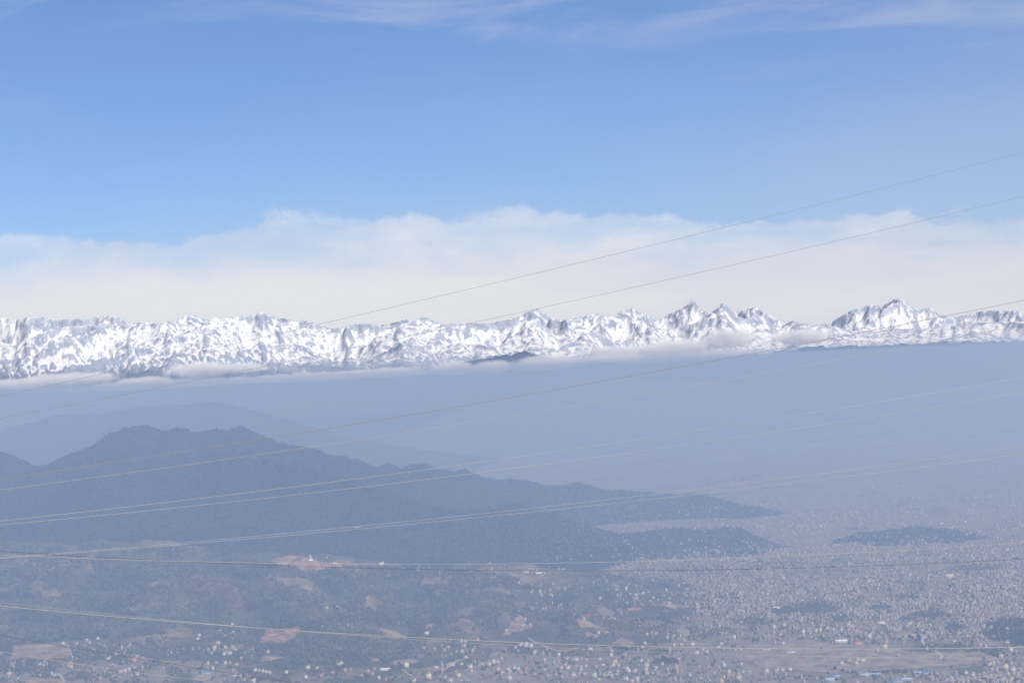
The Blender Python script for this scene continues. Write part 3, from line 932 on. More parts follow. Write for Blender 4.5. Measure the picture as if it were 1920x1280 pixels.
for wi, (name, poly, n, ids, lab, dark, brown) in enumerate(WOODS):
    rng = np.random.default_rng(900 + wi)
    p = sample_poly(poly, n, rng)
    clump = fbm(p[:, 0] / 60, p[:, 1] / 22, 5, 640 + wi, 0.62)
    keep = clump > (-0.13, 0.05, -0.4, -0.25, -0.05, -0.08, -0.2)[wi]
    for fp in FIELD_POLYS:
        keep &= ~inside(p[:, 0] + rng.normal(0, 1.6, n), p[:, 1] + rng.normal(0, 1.3, n), fp)
    if wi == 0:
        for fp in (q[1] for q in FIELDS if 'scrub' in q[0]):
            keep &= ~(inside(p[:, 0], p[:, 1], fp) & (rng.random(n) < 0.8))
    p = p[keep]
    X, Y, Z, I = hit(p[:, 0], p[:, 1])
    ok = np.isin(I, ids)
    X, Y, Z = X[ok], Y[ok], Z[ok]
    m = len(X)
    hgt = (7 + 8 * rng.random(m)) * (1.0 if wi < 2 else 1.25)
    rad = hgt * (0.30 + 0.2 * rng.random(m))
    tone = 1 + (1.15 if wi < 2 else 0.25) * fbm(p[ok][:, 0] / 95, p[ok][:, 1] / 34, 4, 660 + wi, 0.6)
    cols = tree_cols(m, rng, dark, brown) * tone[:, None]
    if wi == 2:      # paler colour downslope stands in for haze thickening towards the base
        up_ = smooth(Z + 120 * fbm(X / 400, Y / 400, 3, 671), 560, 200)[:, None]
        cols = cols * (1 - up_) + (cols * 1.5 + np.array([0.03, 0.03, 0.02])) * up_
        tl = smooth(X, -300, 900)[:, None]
        cols = cols * (1 - tl) + (cols * 0.6 + np.array([0.085, 0.085, 0.06])) * tl      # haze fade painted into the trees towards the spur's end
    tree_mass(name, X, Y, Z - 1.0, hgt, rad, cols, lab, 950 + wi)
# crest trees that roughen the outline of the tall hill
rng = np.random.default_rng(77)
ln = HILLS['middle_hill']['lines'][0]
t = rng.random(1500) * (len(ln) - 1)
cx = np.interp(t, np.arange(len(ln)), ln[:, 0]) + rng.normal(0, 12, 1500); cy = np.interp(t, np.arange(len(ln)), ln[:, 1]) + rng.normal(0, 22, 1500)
hg = 6 + 7 * rng.random(1500) ** 1.6
tree_mass('woods', cx, cy, ground_z(cx, cy) - 1.5, hg, hg * (0.32 + 0.2 * rng.random(1500)), tree_cols(1500, rng, 0.6, 0.0), 'line of trees along the crest of the tall humped hill', 78)
# groves and single shrubs scattered over the valley
GROVES = [(1528, 1140, 48, 17, 420), (1470, 1146, 30, 10, 160), (1742, 1152, 36, 8, 220), (1790, 1177, 20, 9, 140), (1845, 1226, 34, 12, 220), (1700, 1160, 20, 5, 60), (1650, 1140, 25, 6, 80), (1830, 1065, 60, 8, 180), (1700, 1120, 30, 6, 80),
          (1165, 1212, 26, 6, 110), (1240, 1222, 22, 6, 90), (1250, 1240, 26, 7, 110), (600, 1225, 40, 8, 120), (200, 1228, 60, 12, 260), (60, 1255, 50, 10, 180), (330, 1222, 40, 10, 140), (160, 1268, 40, 8, 120), (1760, 1214, 40, 5, 90), (1420, 1164, 40, 10, 160), (1360, 1120, 60, 10, 200),
          (1330, 1185, 40, 8, 130), (1595, 1255, 30, 7, 110), (1660, 1258, 50, 6, 120), (1560, 1160, 60, 8, 160), (1240, 1095, 60, 12, 240), (1140, 1080, 60, 8, 180), (1300, 1070, 80, 10, 220), (1460, 1060, 90, 10, 220), (1900, 1170, 10, 14, 60), (540, 1250, 30, 4, 60)]
P = []
for gx, gy, rx, ry, n in GROVES:
    P.append(np.c_[gx + rng.normal(0, rx * 0.5, n), gy + rng.normal(0, ry * 0.45, n)])
P.append(np.c_[rng.uniform(0, 1920, 4200), rng.uniform(1195, 1282, 4200)])
P.append(np.c_[rng.uniform(0, 700, 5200), rng.uniform(1195, 1282, 5200)])
P.append(np.c_[rng.uniform(1050, 1920, 6000), rng.uniform(1040, 1200, 6000)])
P = np.concatenate(P)
keep = (fbm(P[:, 0] / 34, P[:, 1] / 11, 4, 733, 0.6) > 0.04) | (np.arange(len(P)) < sum(q[4] for q in GROVES))
P = P[keep]
for fp in FIELD_POLYS + [q[1] for q in FIELDS if q[0] == 'field']:
    P = P[~inside(P[:, 0], P[:, 1], fp)]
X, Y, Z, I = hit(P[:, 0], P[:, 1])
ok = I >= 0
X, Y, Z = X[ok], Y[ok], Z[ok]; n = len(X)
hg = 5 + 7 * rng.random(n)
tree_mass('shrubbery', X, Y, Z - 0.8, hg, hg * (0.42 + 0.25 * rng.random(n)), tree_cols(n, rng, 1.0, 0.15), 'bushes and small groves scattered between the valley houses', 79)

# ------------------------------------------------------------------ houses
def wall_mat(name):
    """plaster wall with rows of dark window openings too small to tell apart from here; the plaster takes the object's colour"""
    m, q, b = new_mat(name, 0.85, 0.2)
    oi = q.n.new('ShaderNodeObjectInfo')
    p = objcoord(q)
    x, y, z = q.sep(p)
    nrm = q.sep(q.n.new('ShaderNodeNewGeometry').outputs['Normal'])
    fz = q.m('FRACT', q.m('DIVIDE', z, 3.1)); fx = q.m('FRACT', q.m('DIVIDE', q.m('ADD', x, y), 3.3))
    win = q.m('MULTIPLY', q.m('MULTIPLY', q.m('GREATER_THAN', fz, 0.38), q.m('LESS_THAN', fz, 0.80)),
              q.m('MULTIPLY', q.m('GREATER_THAN', fx, 0.35), q.m('LESS_THAN', fx, 0.72)))
    n = q.noise(p, 0.35, 4, 0.6)
    base = q.mix(1.0, oi.outputs['Color'], q.ramp(n, [(0.3, (0.78, 0.77, 0.75)), (0.65, (1, 1, 1))]), 'MULTIPLY')
    q.l.new(q.mix(win, base, (0.07, 0.08, 0.09, 1)), b.inputs['Base Color'])
    return m


def objcol_mat(name, rough=0.7, spec=0.3):
    m, q, b = new_mat(name, rough, spec)
    oi = q.n.new('ShaderNodeObjectInfo')
    n = q.noise(objcoord(q), 0.5, 4, 0.6)
    q.l.new(q.mix(1.0, oi.outputs['Color'], q.ramp(n, [(0.3, (0.75, 0.74, 0.72)), (0.65, (1, 1, 1))]), 'MULTIPLY'), b.inputs['Base Color'])
    return m


M_WALL = wall_mat('painted_plaster_wall')
M_ROOF = objcol_mat('roof_surface')


def boxes(bl):
    """list of (x0,x1,y0,y1,z0,z1) -> verts, quads, open below"""
    V, Fq = [], []
    for (x0, x1, y0, y1, z0, z1) in bl:
        k = len(V)
        V += [(x0, y0, z0), (x1, y0, z0), (x1, y1, z0), (x0, y1, z0), (x0, y0, z1), (x1, y0, z1), (x1, y1, z1), (x0, y1, z1)]
        Fq += [(k, k + 1, k + 5, k + 4), (k + 1, k + 2, k + 6, k + 5), (k + 2, k + 3, k + 7, k + 6), (k + 3, k, k + 4, k + 7), (k + 4, k + 5, k + 6, k + 7), (k, k + 3, k + 2, k + 1)]
    return np.array(V, float), np.array(Fq)


def flat_house(w, d, h, sx):
    wall = mesh_np('wall', *boxes([(-w / 2, w / 2, -d / 2, d / 2, -2.5, h), (-w / 2 - 0.9, -w / 2 + 0.1 + w * 0.55, -d / 2 - 1.1, -d / 2 + 0.02, 2.9, 3.15), (-w / 2 - 0.9, -w / 2 + 0.1 + w * 0.55, -d / 2 - 1.1, -d / 2 + 0.02, 6.0, 6.25)]), [M_WALL])
    e = 0.45; t = 0.3
    W, D = w / 2 + e, d / 2 + e
    roof = mesh_np('roof', *boxes([(-W, W, -D, D, h + 0.002, h + 0.28), (-W, W, -D, -D + t, h + 0.284, h + 1.1), (-W, W, D - t, D, h + 0.284, h + 1.1), (-W, -W + t, -D + t + 0.003, D - t - 0.003, h + 0.284, h + 1.1), (W - t, W, -D + t + 0.003, D - t - 0.003, h + 0.284, h + 1.1)]), [M_ROOF])
    stair = mesh_np('stair_room', *boxes([(sx * w * 0.08, sx * w * 0.08 + w * 0.38, d * 0.02, d * 0.44, h + 0.286, h + 3.0), (sx * w * 0.08 - 0.3, sx * w * 0.08 + w * 0.38 + 0.3, d * 0.02 - 0.3, d * 0.44 + 0.3, h + 3.003, h + 3.25)]), [M_WALL])
    return [('wall', wall), ('roof', roof), ('stair_room', stair)]


def gable_house(w, d, h, rise):
    wv, wf = boxes([(-w / 2, w / 2, -d / 2, d / 2, -2.5, h)])
    wall = mesh_np('wall', wv, wf, [M_WALL])
    e = 0.6; W, D = w / 2 + e, d / 2 + e
    rv = np.array([(-W, -D, h - 0.25), (W, -D, h - 0.25), (W, D, h - 0.25), (-W, D, h - 0.25), (-W, 0, h + rise), (W, 0, h + rise)], float)
    rv = np.concatenate([rv, rv + np.array([0, 0, 0.22])])
    rf = [(6, 7, 11, 10), (8, 9, 10, 11), (0, 4, 5, 1), (2, 5, 4, 3), (0, 1, 7, 6), (2, 3, 9, 8)]
    roof = mesh_np('roof', rv, np.array(rf), [M_ROOF])
    gv_ = np.array([(-w / 2, -d / 2, h), (-w / 2, d / 2, h), (-w / 2, 0, h + rise - 0.1), (w / 2, -d / 2, h), (w / 2, d / 2, h), (w / 2, 0, h + rise - 0.1)], float)
    ga = mesh_np('gable_wall', gv_[:3], np.array([(0, 2, 1)]), [M_WALL]); gb = mesh_np('gable_wall', gv_[3:], np.array([(0, 1, 2)]), [M_WALL])
    return [('wall', wall), ('roof', roof), ('gable_wall', ga), ('gable_wall', gb)]


KIND = {
    'small': (flat_house(9, 8, 6.6, 1), 'small'),
    'low': (flat_house(13, 9, 6.6, -1), 'low broad'),
    'mid': (flat_house(11, 9, 9.8, -1), 'three storey'),
    'broad': (flat_house(15, 10, 10.2, 1), 'broad'),
    'tall': (flat_house(10, 9, 14.2, 1), 'tall narrow'),
    'block': (flat_house(15, 11, 16.5, -1), 'large'),
    'tin': (gable_house(12, 8, 5.2, 2.2), 'pitched roof'),
    'shed': (gable_house(30, 11, 4.6, 2.6), 'long'),
    'hall': (gable_house(24, 15, 7.0, 3.2), 'big'),
}
WCOL = {'white': (0.80, 0.79, 0.76), 'cream': (0.74, 0.65, 0.48), 'pink': (0.66, 0.46, 0.42), 'orange brick': (0.50, 0.28, 0.19), 'yellow': (0.74, 0.62, 0.30), 'grey': (0.46, 0.45, 0.43),
        'pale green': (0.52, 0.62, 0.50), 'pale blue': (0.50, 0.60, 0.70), 'tan': (0.56, 0.44, 0.32), 'lilac': (0.58, 0.50, 0.60)}
RCOL = {'grey': (0.40, 0.39, 0.37), 'blue': (0.10, 0.24, 0.58), 'red': (0.46, 0.12, 0.09), 'white': (0.78, 0.78, 0.77), 'tan': (0.46, 0.38, 0.30), 'light blue': (0.36, 0.54, 0.74)}
LANDMARKS = [
    (525, 1190, 'the orange terraced clearing'), (75, 1222, 'the striped brown terraces'), (388, 1262, 'the bright blue roof'), (1168, 1206, 'the leaf shaped tan field'),
    (986, 1212, 'the three white blocks'), (1495, 1238, 'the salmon red soil'), (1700, 1193, 'the tan open ground'), (1752, 1222, 'the pale bent road'), (1866, 1252, 'the curved lane'),
    (770, 1238, 'the tan bank'), (1556, 1276, 'the light blue hall'), (1585, 1204, 'the long white shed'), (1528, 1140, 'the dark grove'), (576, 1046, 'the hilltop temple'), (1100, 1168, 'the slanting tan field'),
    (970, 1170, 'the spur clearing'), (1060, 1220, 'the thin tan field'), (810, 1258, 'the brown field'), (880, 1260, 'the grey field'), (240, 1255, 'the left hamlet'), (440, 1250, 'the bottom left village'),
    (1285, 1185, 'the slope end patch'), (1450, 1180, 'the plain edge houses'), (1737, 1264, 'the blue sheds'), (1140, 1262, 'the bottom middle quarter'), (1905, 1190, 'the wooded knoll'), (1350, 1212, 'the roadside fields')]
HOUSES = []      # (px, py, kind, wall, roof, turn, special label)


def H(px, py, kind='mid', wall='white', roof='grey', turn=None, label=None, cat='house', scale=1.0):
    HOUSES.append(dict(px=px, py=py, kind=kind, wall=wall, roof=roof, turn=turn, label=label, cat=cat, scale=scale))


# particular buildings
H(977, 1213, 'block', 'white', 'grey', -0.1, 'leftmost of three white apartment blocks in a row', 'building')
H(986.5, 1213.5, 'block', 'white', 'grey', -0.1, 'middle of three white apartment blocks in a row', 'building')
H(996, 1214.5, 'block', 'white', 'grey', -0.1, 'rightmost of three white apartment blocks in a row', 'building')
H(387, 1263, 'shed', 'pale blue', 'blue', 0.25, 'long shed with a bright blue roof above a tan yard', 'shed', 1.25)
H(722, 1256, 'shed', 'white', 'white', 0.1, 'long white shed left of the tan bank', 'shed')
H(762, 1251, 'block', 'white', 'grey', 0.3, 'large white house standing alone below the tan bank', 'house')
H(804, 1273, 'block', 'cream', 'grey', 0.1, 'big cream block at the bottom middle edge', 'building', 1.15)
H(776, 1278, 'broad', 'yellow', 'tan', -0.2, 'broad yellow building at the bottom middle edge', 'building')
H(800, 1190, 'broad', 'white', 'white', 0.2, 'white house alone under the middle woods', 'house', 1.2)
H(747, 1171, 'small', 'white', 'white', 0.0, 'tiny white house beside the wooded middle slope')
H(1577, 1204, 'shed', 'white', 'white', 0.08, 'long white shed at the near edge of the town', 'shed', 1.3)
H(1609, 1207, 'hall', 'pink', 'red', 0.15, 'red roofed hall right of the long white shed', 'hall')
H(1556, 1277, 'hall', 'pale blue', 'light blue', 0.05, 'light blue roofed hall at the bottom edge', 'hall', 1.2)
H(1568, 1268, 'hall', 'pale blue', 'blue', -0.1, 'blue roofed hall behind the light blue one', 'hall')
H(1737, 1264, 'hall', 'pale blue', 'blue', 0.12, 'bright blue roofed hall among the blue sheds', 'hall', 1.1)
H(1722, 1262, 'shed', 'pale blue', 'light blue', 0.0, 'light blue shed left of the bright blue hall', 'shed')
H(1683, 1278, 'shed', 'pale blue', 'blue', 0.1, 'blue roofed shed at the bottom edge left of the lane', 'shed')
H(1700, 1275, 'shed', 'grey', 'light blue', -0.05, 'pale blue shed beside the blue roofed shed at the bottom edge', 'shed')
H(1642, 1265, 'shed', 'grey', 'light blue', 0.05, 'greyish blue shed second in the left row of sheds', 'shed')
H(1623, 1266, 'shed', 'grey', 'light blue', 0.1, 'greyish blue shed first in the left row of sheds', 'shed')
H(1438, 1219, 'shed', 'pale blue', 'light blue', 0.05, 'light blue shed far out on the brown plain', 'shed')
H(1483, 1224, 'shed', 'white', 'light blue', -0.1, 'slim white shed beside the salmon red soil', 'shed')
H(1456, 1140, 'shed', 'white', 'white', -0.3, 'long white roof left of the dark grove', 'shed')
H(1652, 1170, 'hall', 'white', 'white', 0.05, 'white hall standing out in the dense town', 'hall')
H(1780, 1082, 'hall', 'cream', 'white', 0.05, 'pale flat factory roof deep in the town', 'hall', 1.3)
H(715, 1060, 'broad', 'white', 'white', 0.1, 'white building on the skyline of the wooded ridge', 'building', 1.25)
H(626, 1057, 'small', 'white', 'white', 0.0, 'small white house right of the hilltop temple')
H(613, 1046, 'small', 'white', 'grey', 0.0, 'tiny white hut above the hilltop temple ridge', 'hut', 0.8)
H(672, 990, 'shed', 'white', 'white', 0.0, 'long white building on the shoulder below the dark hill', 'building', 1.2)
H(986, 1074, 'hall', 'cream', 'tan', 0.1, 'cream hall on the end of the wooded ridge', 'hall', 1.1)
H(1010, 1075, 'shed', 'white', 'white', 0.35, 'slanting white roof beside the cream ridge hall', 'shed')
H(1006, 1070, 'small', 'white', 'grey', 0.0, 'small white house behind the slanting white roof')
H(1095, 1161, 'small', 'white', 'white', 0.0, 'white hut on top of the slanting tan field', 'hut')
H(1684, 1230, 'small', 'grey', 'white', 0.0, 'lone grey hut in the open field', 'hut')
for px, py, kd, wc, rc in [
    (635, 1247, 'broad', 'white', 'grey'), (577, 1253, 'broad', 'white', 'grey'), (594, 1255, 'mid', 'cream', 'grey'), (602, 1269, 'broad', 'orange brick', 'tan'), (623, 1264, 'mid', 'pink', 'grey'), (537, 1263, 'mid', 'white', 'grey'), (573, 1271, 'mid', 'white', 'red'),
    (502, 1223, 'low', 'white', 'white'), (435, 1172, 'mid', 'white', 'white'), (424, 1171, 'tin', 'tan', 'red'), (409, 1207, 'broad', 'white', 'white'), (402, 1216, 'broad', 'cream', 'grey'), (390, 1220, 'mid', 'tan', 'grey'), (396, 1226, 'low', 'white', 'grey'), (420, 1228, 'mid', 'white', 'grey'), (430, 1227, 'broad', 'white', 'tan'),
    (390, 1247, 'tall', 'cream', 'grey'), (405, 1246, 'mid', 'white', 'white'), (399, 1256, 'tall', 'white', 'grey'), (422, 1246, 'tall', 'white', 'grey'), (431, 1244, 'mid', 'tan', 'grey'), (443, 1248, 'broad', 'cream', 'grey'), (452, 1236, 'broad', 'tan', 'grey'), (436, 1258, 'mid', 'tan', 'tan'), (440, 1269, 'broad', 'cream', 'grey'), (450, 1270, 'mid', 'white', 'grey'), (462, 1269, 'mid', 'pink', 'tan'), (475, 1278, 'broad', 'white', 'grey'), (458, 1276, 'mid', 'cream', 'grey'),
    (485, 1259, 'mid', 'yellow', 'grey'), (492, 1260, 'mid', 'pale green', 'grey'), (499, 1261, 'mid', 'cream', 'grey'), (478, 1258, 'mid', 'white', 'grey'), (505, 1263, 'mid', 'white', 'tan'),
    (17, 1265, 'broad', 'cream', 'grey'), (75, 1248, 'broad', 'white', 'white'), (82, 1249, 'mid', 'cream', 'grey'), (133, 1251, 'broad', 'cream', 'tan'), (128, 1253, 'mid', 'white', 'grey'), (102, 1269, 'mid', 'pink', 'white'), (204, 1237, 'broad', 'white', 'grey'), (217, 1228, 'low', 'white', 'white'), (196, 1212, 'small', 'white', 'white'), (252, 1242, 'block', 'pink', 'grey'), (267, 1237, 'mid', 'pink', 'grey'), (258, 1232, 'low', 'white', 'white'),
    (267, 1254, 'tall', 'tan', 'grey'), (252, 1254, 'mid', 'pale green', 'grey'), (242, 1256, 'mid', 'white', 'grey'), (234, 1260, 'mid', 'white', 'white'), (225, 1261, 'broad', 'cream', 'tan'), (212, 1270, 'broad', 'tan', 'tan'), (188, 1273, 'mid', 'pink', 'tan'), (258, 1266, 'mid', 'white', 'grey'), (234, 1266, 'mid', 'tan', 'tan'), (183, 1198, 'tin', 'white', 'white'), (162, 1201, 'low', 'white', 'white'), (118, 1207, 'low', 'white', 'white'),
    (640, 1246, 'mid', 'white', 'grey'), (647, 1258, 'mid', 'pink', 'tan'), (657, 1258, 'mid', 'tan', 'grey'), (678, 1270, 'mid', 'pink', 'tan'), (690, 1262, 'tall', 'pink', 'grey'), (702, 1256, 'mid', 'tan', 'grey'), (698, 1266, 'mid', 'tan', 'grey'), (723, 1276, 'mid', 'orange brick', 'grey'), (710, 1272, 'small', 'white', 'white'),
    (828, 1214, 'mid', 'pale green', 'grey'), (840, 1216, 'broad', 'cream', 'white'), (865, 1203, 'mid', 'white', 'grey'), (872, 1205, 'mid', 'pale blue', 'grey'), (870, 1213, 'broad', 'pink', 'white'), (866, 1222, 'low', 'white', 'white'), (886, 1221, 'mid', 'cream', 'grey'), (794, 1217, 'broad', 'pink', 'tan'), (815, 1218, 'mid', 'tan', 'tan'), (896, 1201, 'mid', 'pink', 'tan'), (873, 1234, 'low', 'cream', 'white'), (817, 1253, 'low', 'white', 'white'), (882, 1252, 'broad', 'white', 'grey'), (860, 1270, 'block', 'cream', 'grey'), (845, 1278, 'mid', 'white', 'grey'),
    (917, 1246, 'low', 'white', 'white'), (926, 1244, 'tall', 'white', 'grey'), (933, 1243, 'mid', 'pink', 'grey'), (940, 1238, 'tall', 'pink', 'tan'), (865, 1246, 'low', 'cream', 'white'), (934, 1256, 'mid', 'cream', 'grey'), (955, 1273, 'broad', 'white', 'grey'),
    (1107, 1220, 'broad', 'white', 'white'), (1147, 1224, 'tall', 'pink', 'tan'), (1146, 1230, 'mid', 'white', 'grey'), (1172, 1233, 'block', 'tan', 'grey'), (1124, 1237, 'low', 'white', 'white'), (1080, 1238, 'low', 'white', 'white'), (1064, 1237, 'mid', 'white', 'grey'), (1048, 1229, 'mid', 'white', 'white'), (1002, 1226, 'mid', 'white', 'grey'), (1039, 1245, 'mid', 'pale blue', 'grey'), (1052, 1256, 'tall', 'pink', 'tan'), (1064, 1254, 'broad', 'white', 'grey'), (1117, 1252, 'broad', 'pink', 'grey'), (1130, 1249, 'mid', 'white', 'grey'), (1150, 1250, 'tall', 'white', 'grey'), (1154, 1244, 'tall', 'cream', 'grey'),
    (971, 1256, 'broad', 'white', 'grey'), (985, 1264, 'mid', 'white', 'grey'), (1001, 1267, 'broad', 'cream', 'yellow'), (1042, 1267, 'mid', 'pink', 'grey'), (1115, 1271, 'block', 'pale green', 'grey'), (1125, 1268, 'tall', 'grey', 'grey'), (1133, 1270, 'tall', 'tan', 'grey'), (1140, 1270, 'tall', 'lilac', 'grey'), (1147, 1271, 'tall', 'grey', 'grey'), (1211, 1259, 'block', 'cream', 'grey'), (1175, 1276, 'tall', 'white', 'grey'), (1195, 1278, 'tall', 'white', 'white'), (1185, 1279, 'mid', 'pink', 'grey'), (1216, 1279, 'mid', 'cream', 'grey'), (1158, 1260, 'small', 'white', 'white'), (1242, 1247, 'mid', 'pale green', 'grey'), (1272, 1239, 'broad', 'pink', 'white'), (1268, 1252, 'mid', 'tan', 'grey'), (1202, 1240, 'low', 'white', 'white'), (1216, 1242, 'tall', 'pale green', 'grey'), (1191, 1258, 'low', 'white', 'white'),
    (1122, 1187, 'small', 'white', 'white'), (1137, 1188, 'low', 'white', 'white'), (1213, 1190, 'small', 'white', 'white'), (1222, 1189, 'mid', 'tan', 'grey'), (1229, 1190, 'mid', 'pink', 'grey'), (1251, 1197, 'mid', 'pink', 'white'), (1264, 1212, 'tall', 'cream', 'grey'), (1277, 1211, 'mid', 'yellow', 'white'), (1298, 1210, 'broad', 'cream', 'grey'), (1209, 1208, 'mid', 'cream', 'tan'), (1204, 1214, 'low', 'cream', 'tan'),
    (1377, 1198, 'tall', 'white', 'white'), (1352, 1211, 'tall', 'pale green', 'white'), (1347, 1215, 'low', 'white', 'white'), (1306, 1226, 'broad', 'white', 'grey'), (1325, 1224, 'mid', 'cream', 'grey'), (1318, 1219, 'low', 'white', 'white'), (1451, 1179, 'block', 'white', 'grey'), (1506, 1188, 'block', 'white', 'grey'), (1515, 1186, 'mid', 'lilac', 'grey'), (1530, 1186, 'tall', 'cream', 'grey'), (1538, 1185, 'tall', 'cream', 'grey'), (1552, 1181, 'tall', 'cream', 'grey'), (1577, 1182, 'mid', 'white', 'grey'), (1590, 1176, 'tall', 'white', 'grey'), (1591, 1182, 'mid', 'cream', 'grey'), (1470, 1176, 'block', 'pink', 'grey'), (1451, 1187, 'mid', 'cream', 'grey'), (1462, 1192, 'broad', 'cream', 'grey'), (1468, 1207, 'low', 'white', 'light blue'), (1358, 1248, 'small', 'white', 'white'), (1437, 1260, 'broad', 'white', 'grey'), (1455, 1259, 'broad', 'cream', 'grey'), (1467, 1258, 'mid', 'cream', 'tan'), (1481, 1257, 'mid', 'white', 'grey'), (1480, 1219, 'low', 'tan', 'tan'),
    (1367, 1262, 'mid', 'white', 'grey'), (1374, 1264, 'mid', 'orange brick', 'tan'), (1393, 1264, 'tall', 'pale green', 'grey'), (1384, 1266, 'mid', 'white', 'grey'), (1385, 1276, 'block', 'cream', 'grey'), (1353, 1279, 'mid', 'yellow', 'grey'), (1329, 1280, 'mid', 'pale green', 'grey'), (1293, 1267, 'small', 'white', 'white'), (1313, 1274, 'mid', 'tan', 'tan'), (1591, 1241, 'broad', 'tan', 'tan'), (1578, 1245, 'low', 'white', 'white'), (1605, 1246, 'mid', 'pink', 'white'),
    (1630, 1197, 'block', 'white', 'grey'), (1659, 1217, 'block', 'cream', 'grey'), (1645, 1222, 'mid', 'lilac', 'white'), (1662, 1205, 'mid', 'pink', 'tan'), (1617, 1240, 'broad', 'cream', 'grey'), (1608, 1238, 'low', 'white', 'white'), (1877, 1232, 'broad', 'cream', 'white'), (1855, 1248, 'broad', 'white', 'white'), (1886, 1255, 'block', 'cream', 'grey'), (1899, 1257, 'broad', 'white', 'grey'), (1887, 1182, 'broad', 'cream', 'grey'), (1900, 1182, 'broad', 'pink', 'white'), (1888, 1207, 'broad', 'cream', 'grey'), (1788, 1204, 'low', 'white', 'white'), (1798, 1190, 'mid', 'white', 'grey'), (1814, 1195, 'mid', 'white', 'grey'), (1863, 1197, 'mid', 'pink', 'tan'), (1668, 1182, 'mid', 'pink', 'tan'), (1896, 1276, 'broad', 'cream', 'tan'), (1880, 1276, 'broad', 'cream', 'grey'), (1866, 1268, 'low', 'tan', 'grey'), (1852, 1272, 'hall', 'tan', 'tan'), (1824, 1268, 'mid', 'white', 'grey'), (1811, 1264, 'mid', 'white', 'tan'), (1836, 1278, 'mid', 'pink', 'grey'), (1800, 1279, 'mid', 'pink', 'grey'), (1757, 1279, 'mid', 'pink', 'tan'), (1774, 1277, 'mid', 'lilac', 'grey'), (1908, 1268, 'mid', 'white', 'grey'), (1895, 1220, 'mid', 'white', 'grey'), (1906, 1224, 'mid', 'cream', 'grey'), (1915, 1248, 'mid', 'grey', 'grey'),
    (964, 1255, 'mid', 'white', 'tan'), (984, 1163, 'mid', 'cream', 'grey'), (968, 1171, 'low', 'tan', 'tan'), (979, 1173, 'low', 'white', 'light blue'), (994, 1173, 'mid', 'cream', 'tan'), (949, 1183, 'low', 'white', 'white'), (612, 1140, 'low', 'white', 'grey'), (632, 1141, 'mid', 'white', 'grey'), (592, 1174, 'low', 'cream', 'grey'), (606, 1176, 'low', 'cream', 'grey'), (620, 1182, 'small', 'white', 'white'), (652, 1174, 'small', 'white', 'white'), (436, 1187, 'low', 'white', 'white'), (413, 1184, 'low', 'white', 'white'), (373, 1192, 'low', 'white', 'white'), (371, 1199, 'low', 'white', 'white'), (422, 1193, 'small', 'white', 'grey'),
    (1125, 1124, 'mid', 'white', 'grey'), (1155, 1129, 'tin', 'pink', 'red'), (1175, 1132, 'mid', 'pink', 'grey'), (1225, 1123, 'mid', 'white', 'white'), (1254, 1133, 'mid', 'white', 'grey'), (1307, 1135, 'mid', 'white', 'white'), (1340, 1130, 'tall', 'cream', 'grey'), (1350, 1134, 'mid', 'pink', 'grey'), (1013, 1114, 'mid', 'white', 'grey'), (996, 1111, 'small', 'white', 'white'), (1032, 1116, 'mid', 'white', 'grey'), (1192, 1116, 'low', 'white', 'white'), (1174, 1106, 'tall', 'cream', 'tan'), (1206, 1113, 'mid', 'white', 'grey')]:
    H(px, py, kd, wc, rc)
# fill the denser quarters up to three hundred
rng = np.random.default_rng(2024)
QUARTERS = [((1140, 1262), (90, 14), 22), ((985, 1265), (60, 12), 12), ((1340, 1272), (60, 8), 8), ((1860, 1272), (50, 8), 10), ((1470, 1180), (90, 8), 12), ((440, 1258), (30, 12), 6), ((920, 1262), (30, 12), 5)]
wk = list(WCOL); kk = ['mid', 'mid', 'broad', 'low', 'tall', 'small', 'tin']
for (cx, cy), (rx, ry), n in QUARTERS:
    made = 0; tries = 0
    while made < n and tries < 400 and len(HOUSES) < 300:
        tries += 1
        x, y = cx + rng.uniform(-rx, rx), cy + rng.uniform(-ry, ry)
        if any(abs(h['px'] - x) < 7.5 and abs(h['py'] - y) < 3.2 for h in HOUSES) or any(inside(np.array([x]), np.array([y]), fp)[0] for fp in FIELD_POLYS):
            continue
        H(x, y, kk[rng.integers(len(kk))], wk[rng.choice(len(wk), p=[.32, .16, .12, .05, .03, .12, .05, .04, .08, .03])], ['grey', 'grey', 'white', 'tan', 'red'][rng.integers(5)])
        made += 1

PX = np.array([h['px'] for h in HOUSES]); PY = np.array([h['py'] for h in HOUSES])
HXh, HYh, HZh, HI = hit(PX, PY)
for i, h in enumerate(HOUSES):
    if h['label']:
        continue
    lm = min(LANDMARKS, key=lambda l: math.hypot(l[0] - h['px'], (l[1] - h['py']) * 2))
    ddx, ddy = h['px'] - lm[0], (h['py'] - lm[1]) * 2
    rel = ('left of' if ddx < 0 else 'right of') if abs(ddx) > abs(ddy) else ('behind' if ddy < 0 else 'in front of')
    rf = '' if h['roof'] in ('grey',) else f" with {h['roof']} roof"
    h['label'] = f"{KIND[h['kind']][1]} {h['wall']} house{rf} {rel} {lm[2]}"
ORD = ['first', 'second', 'third', 'fourth', 'fifth', 'sixth', 'seventh', 'eighth', 'ninth', 'tenth']
from collections import defaultdict
same = defaultdict(list)
for i, h in enumerate(HOUSES):
    same[h['label']].append(i)
for lab, idx in same.items():
    if len(idx) > 1:
        idx.sort(key=lambda i: HOUSES[i]['px'])
        for q, i in enumerate(idx):
            HOUSES[i]['label'] = lab + f", {ORD[q]} from left" if len(lab.split()) < 14 else lab.replace(' house with', ' house,') + f", {ORD[q]} from left"
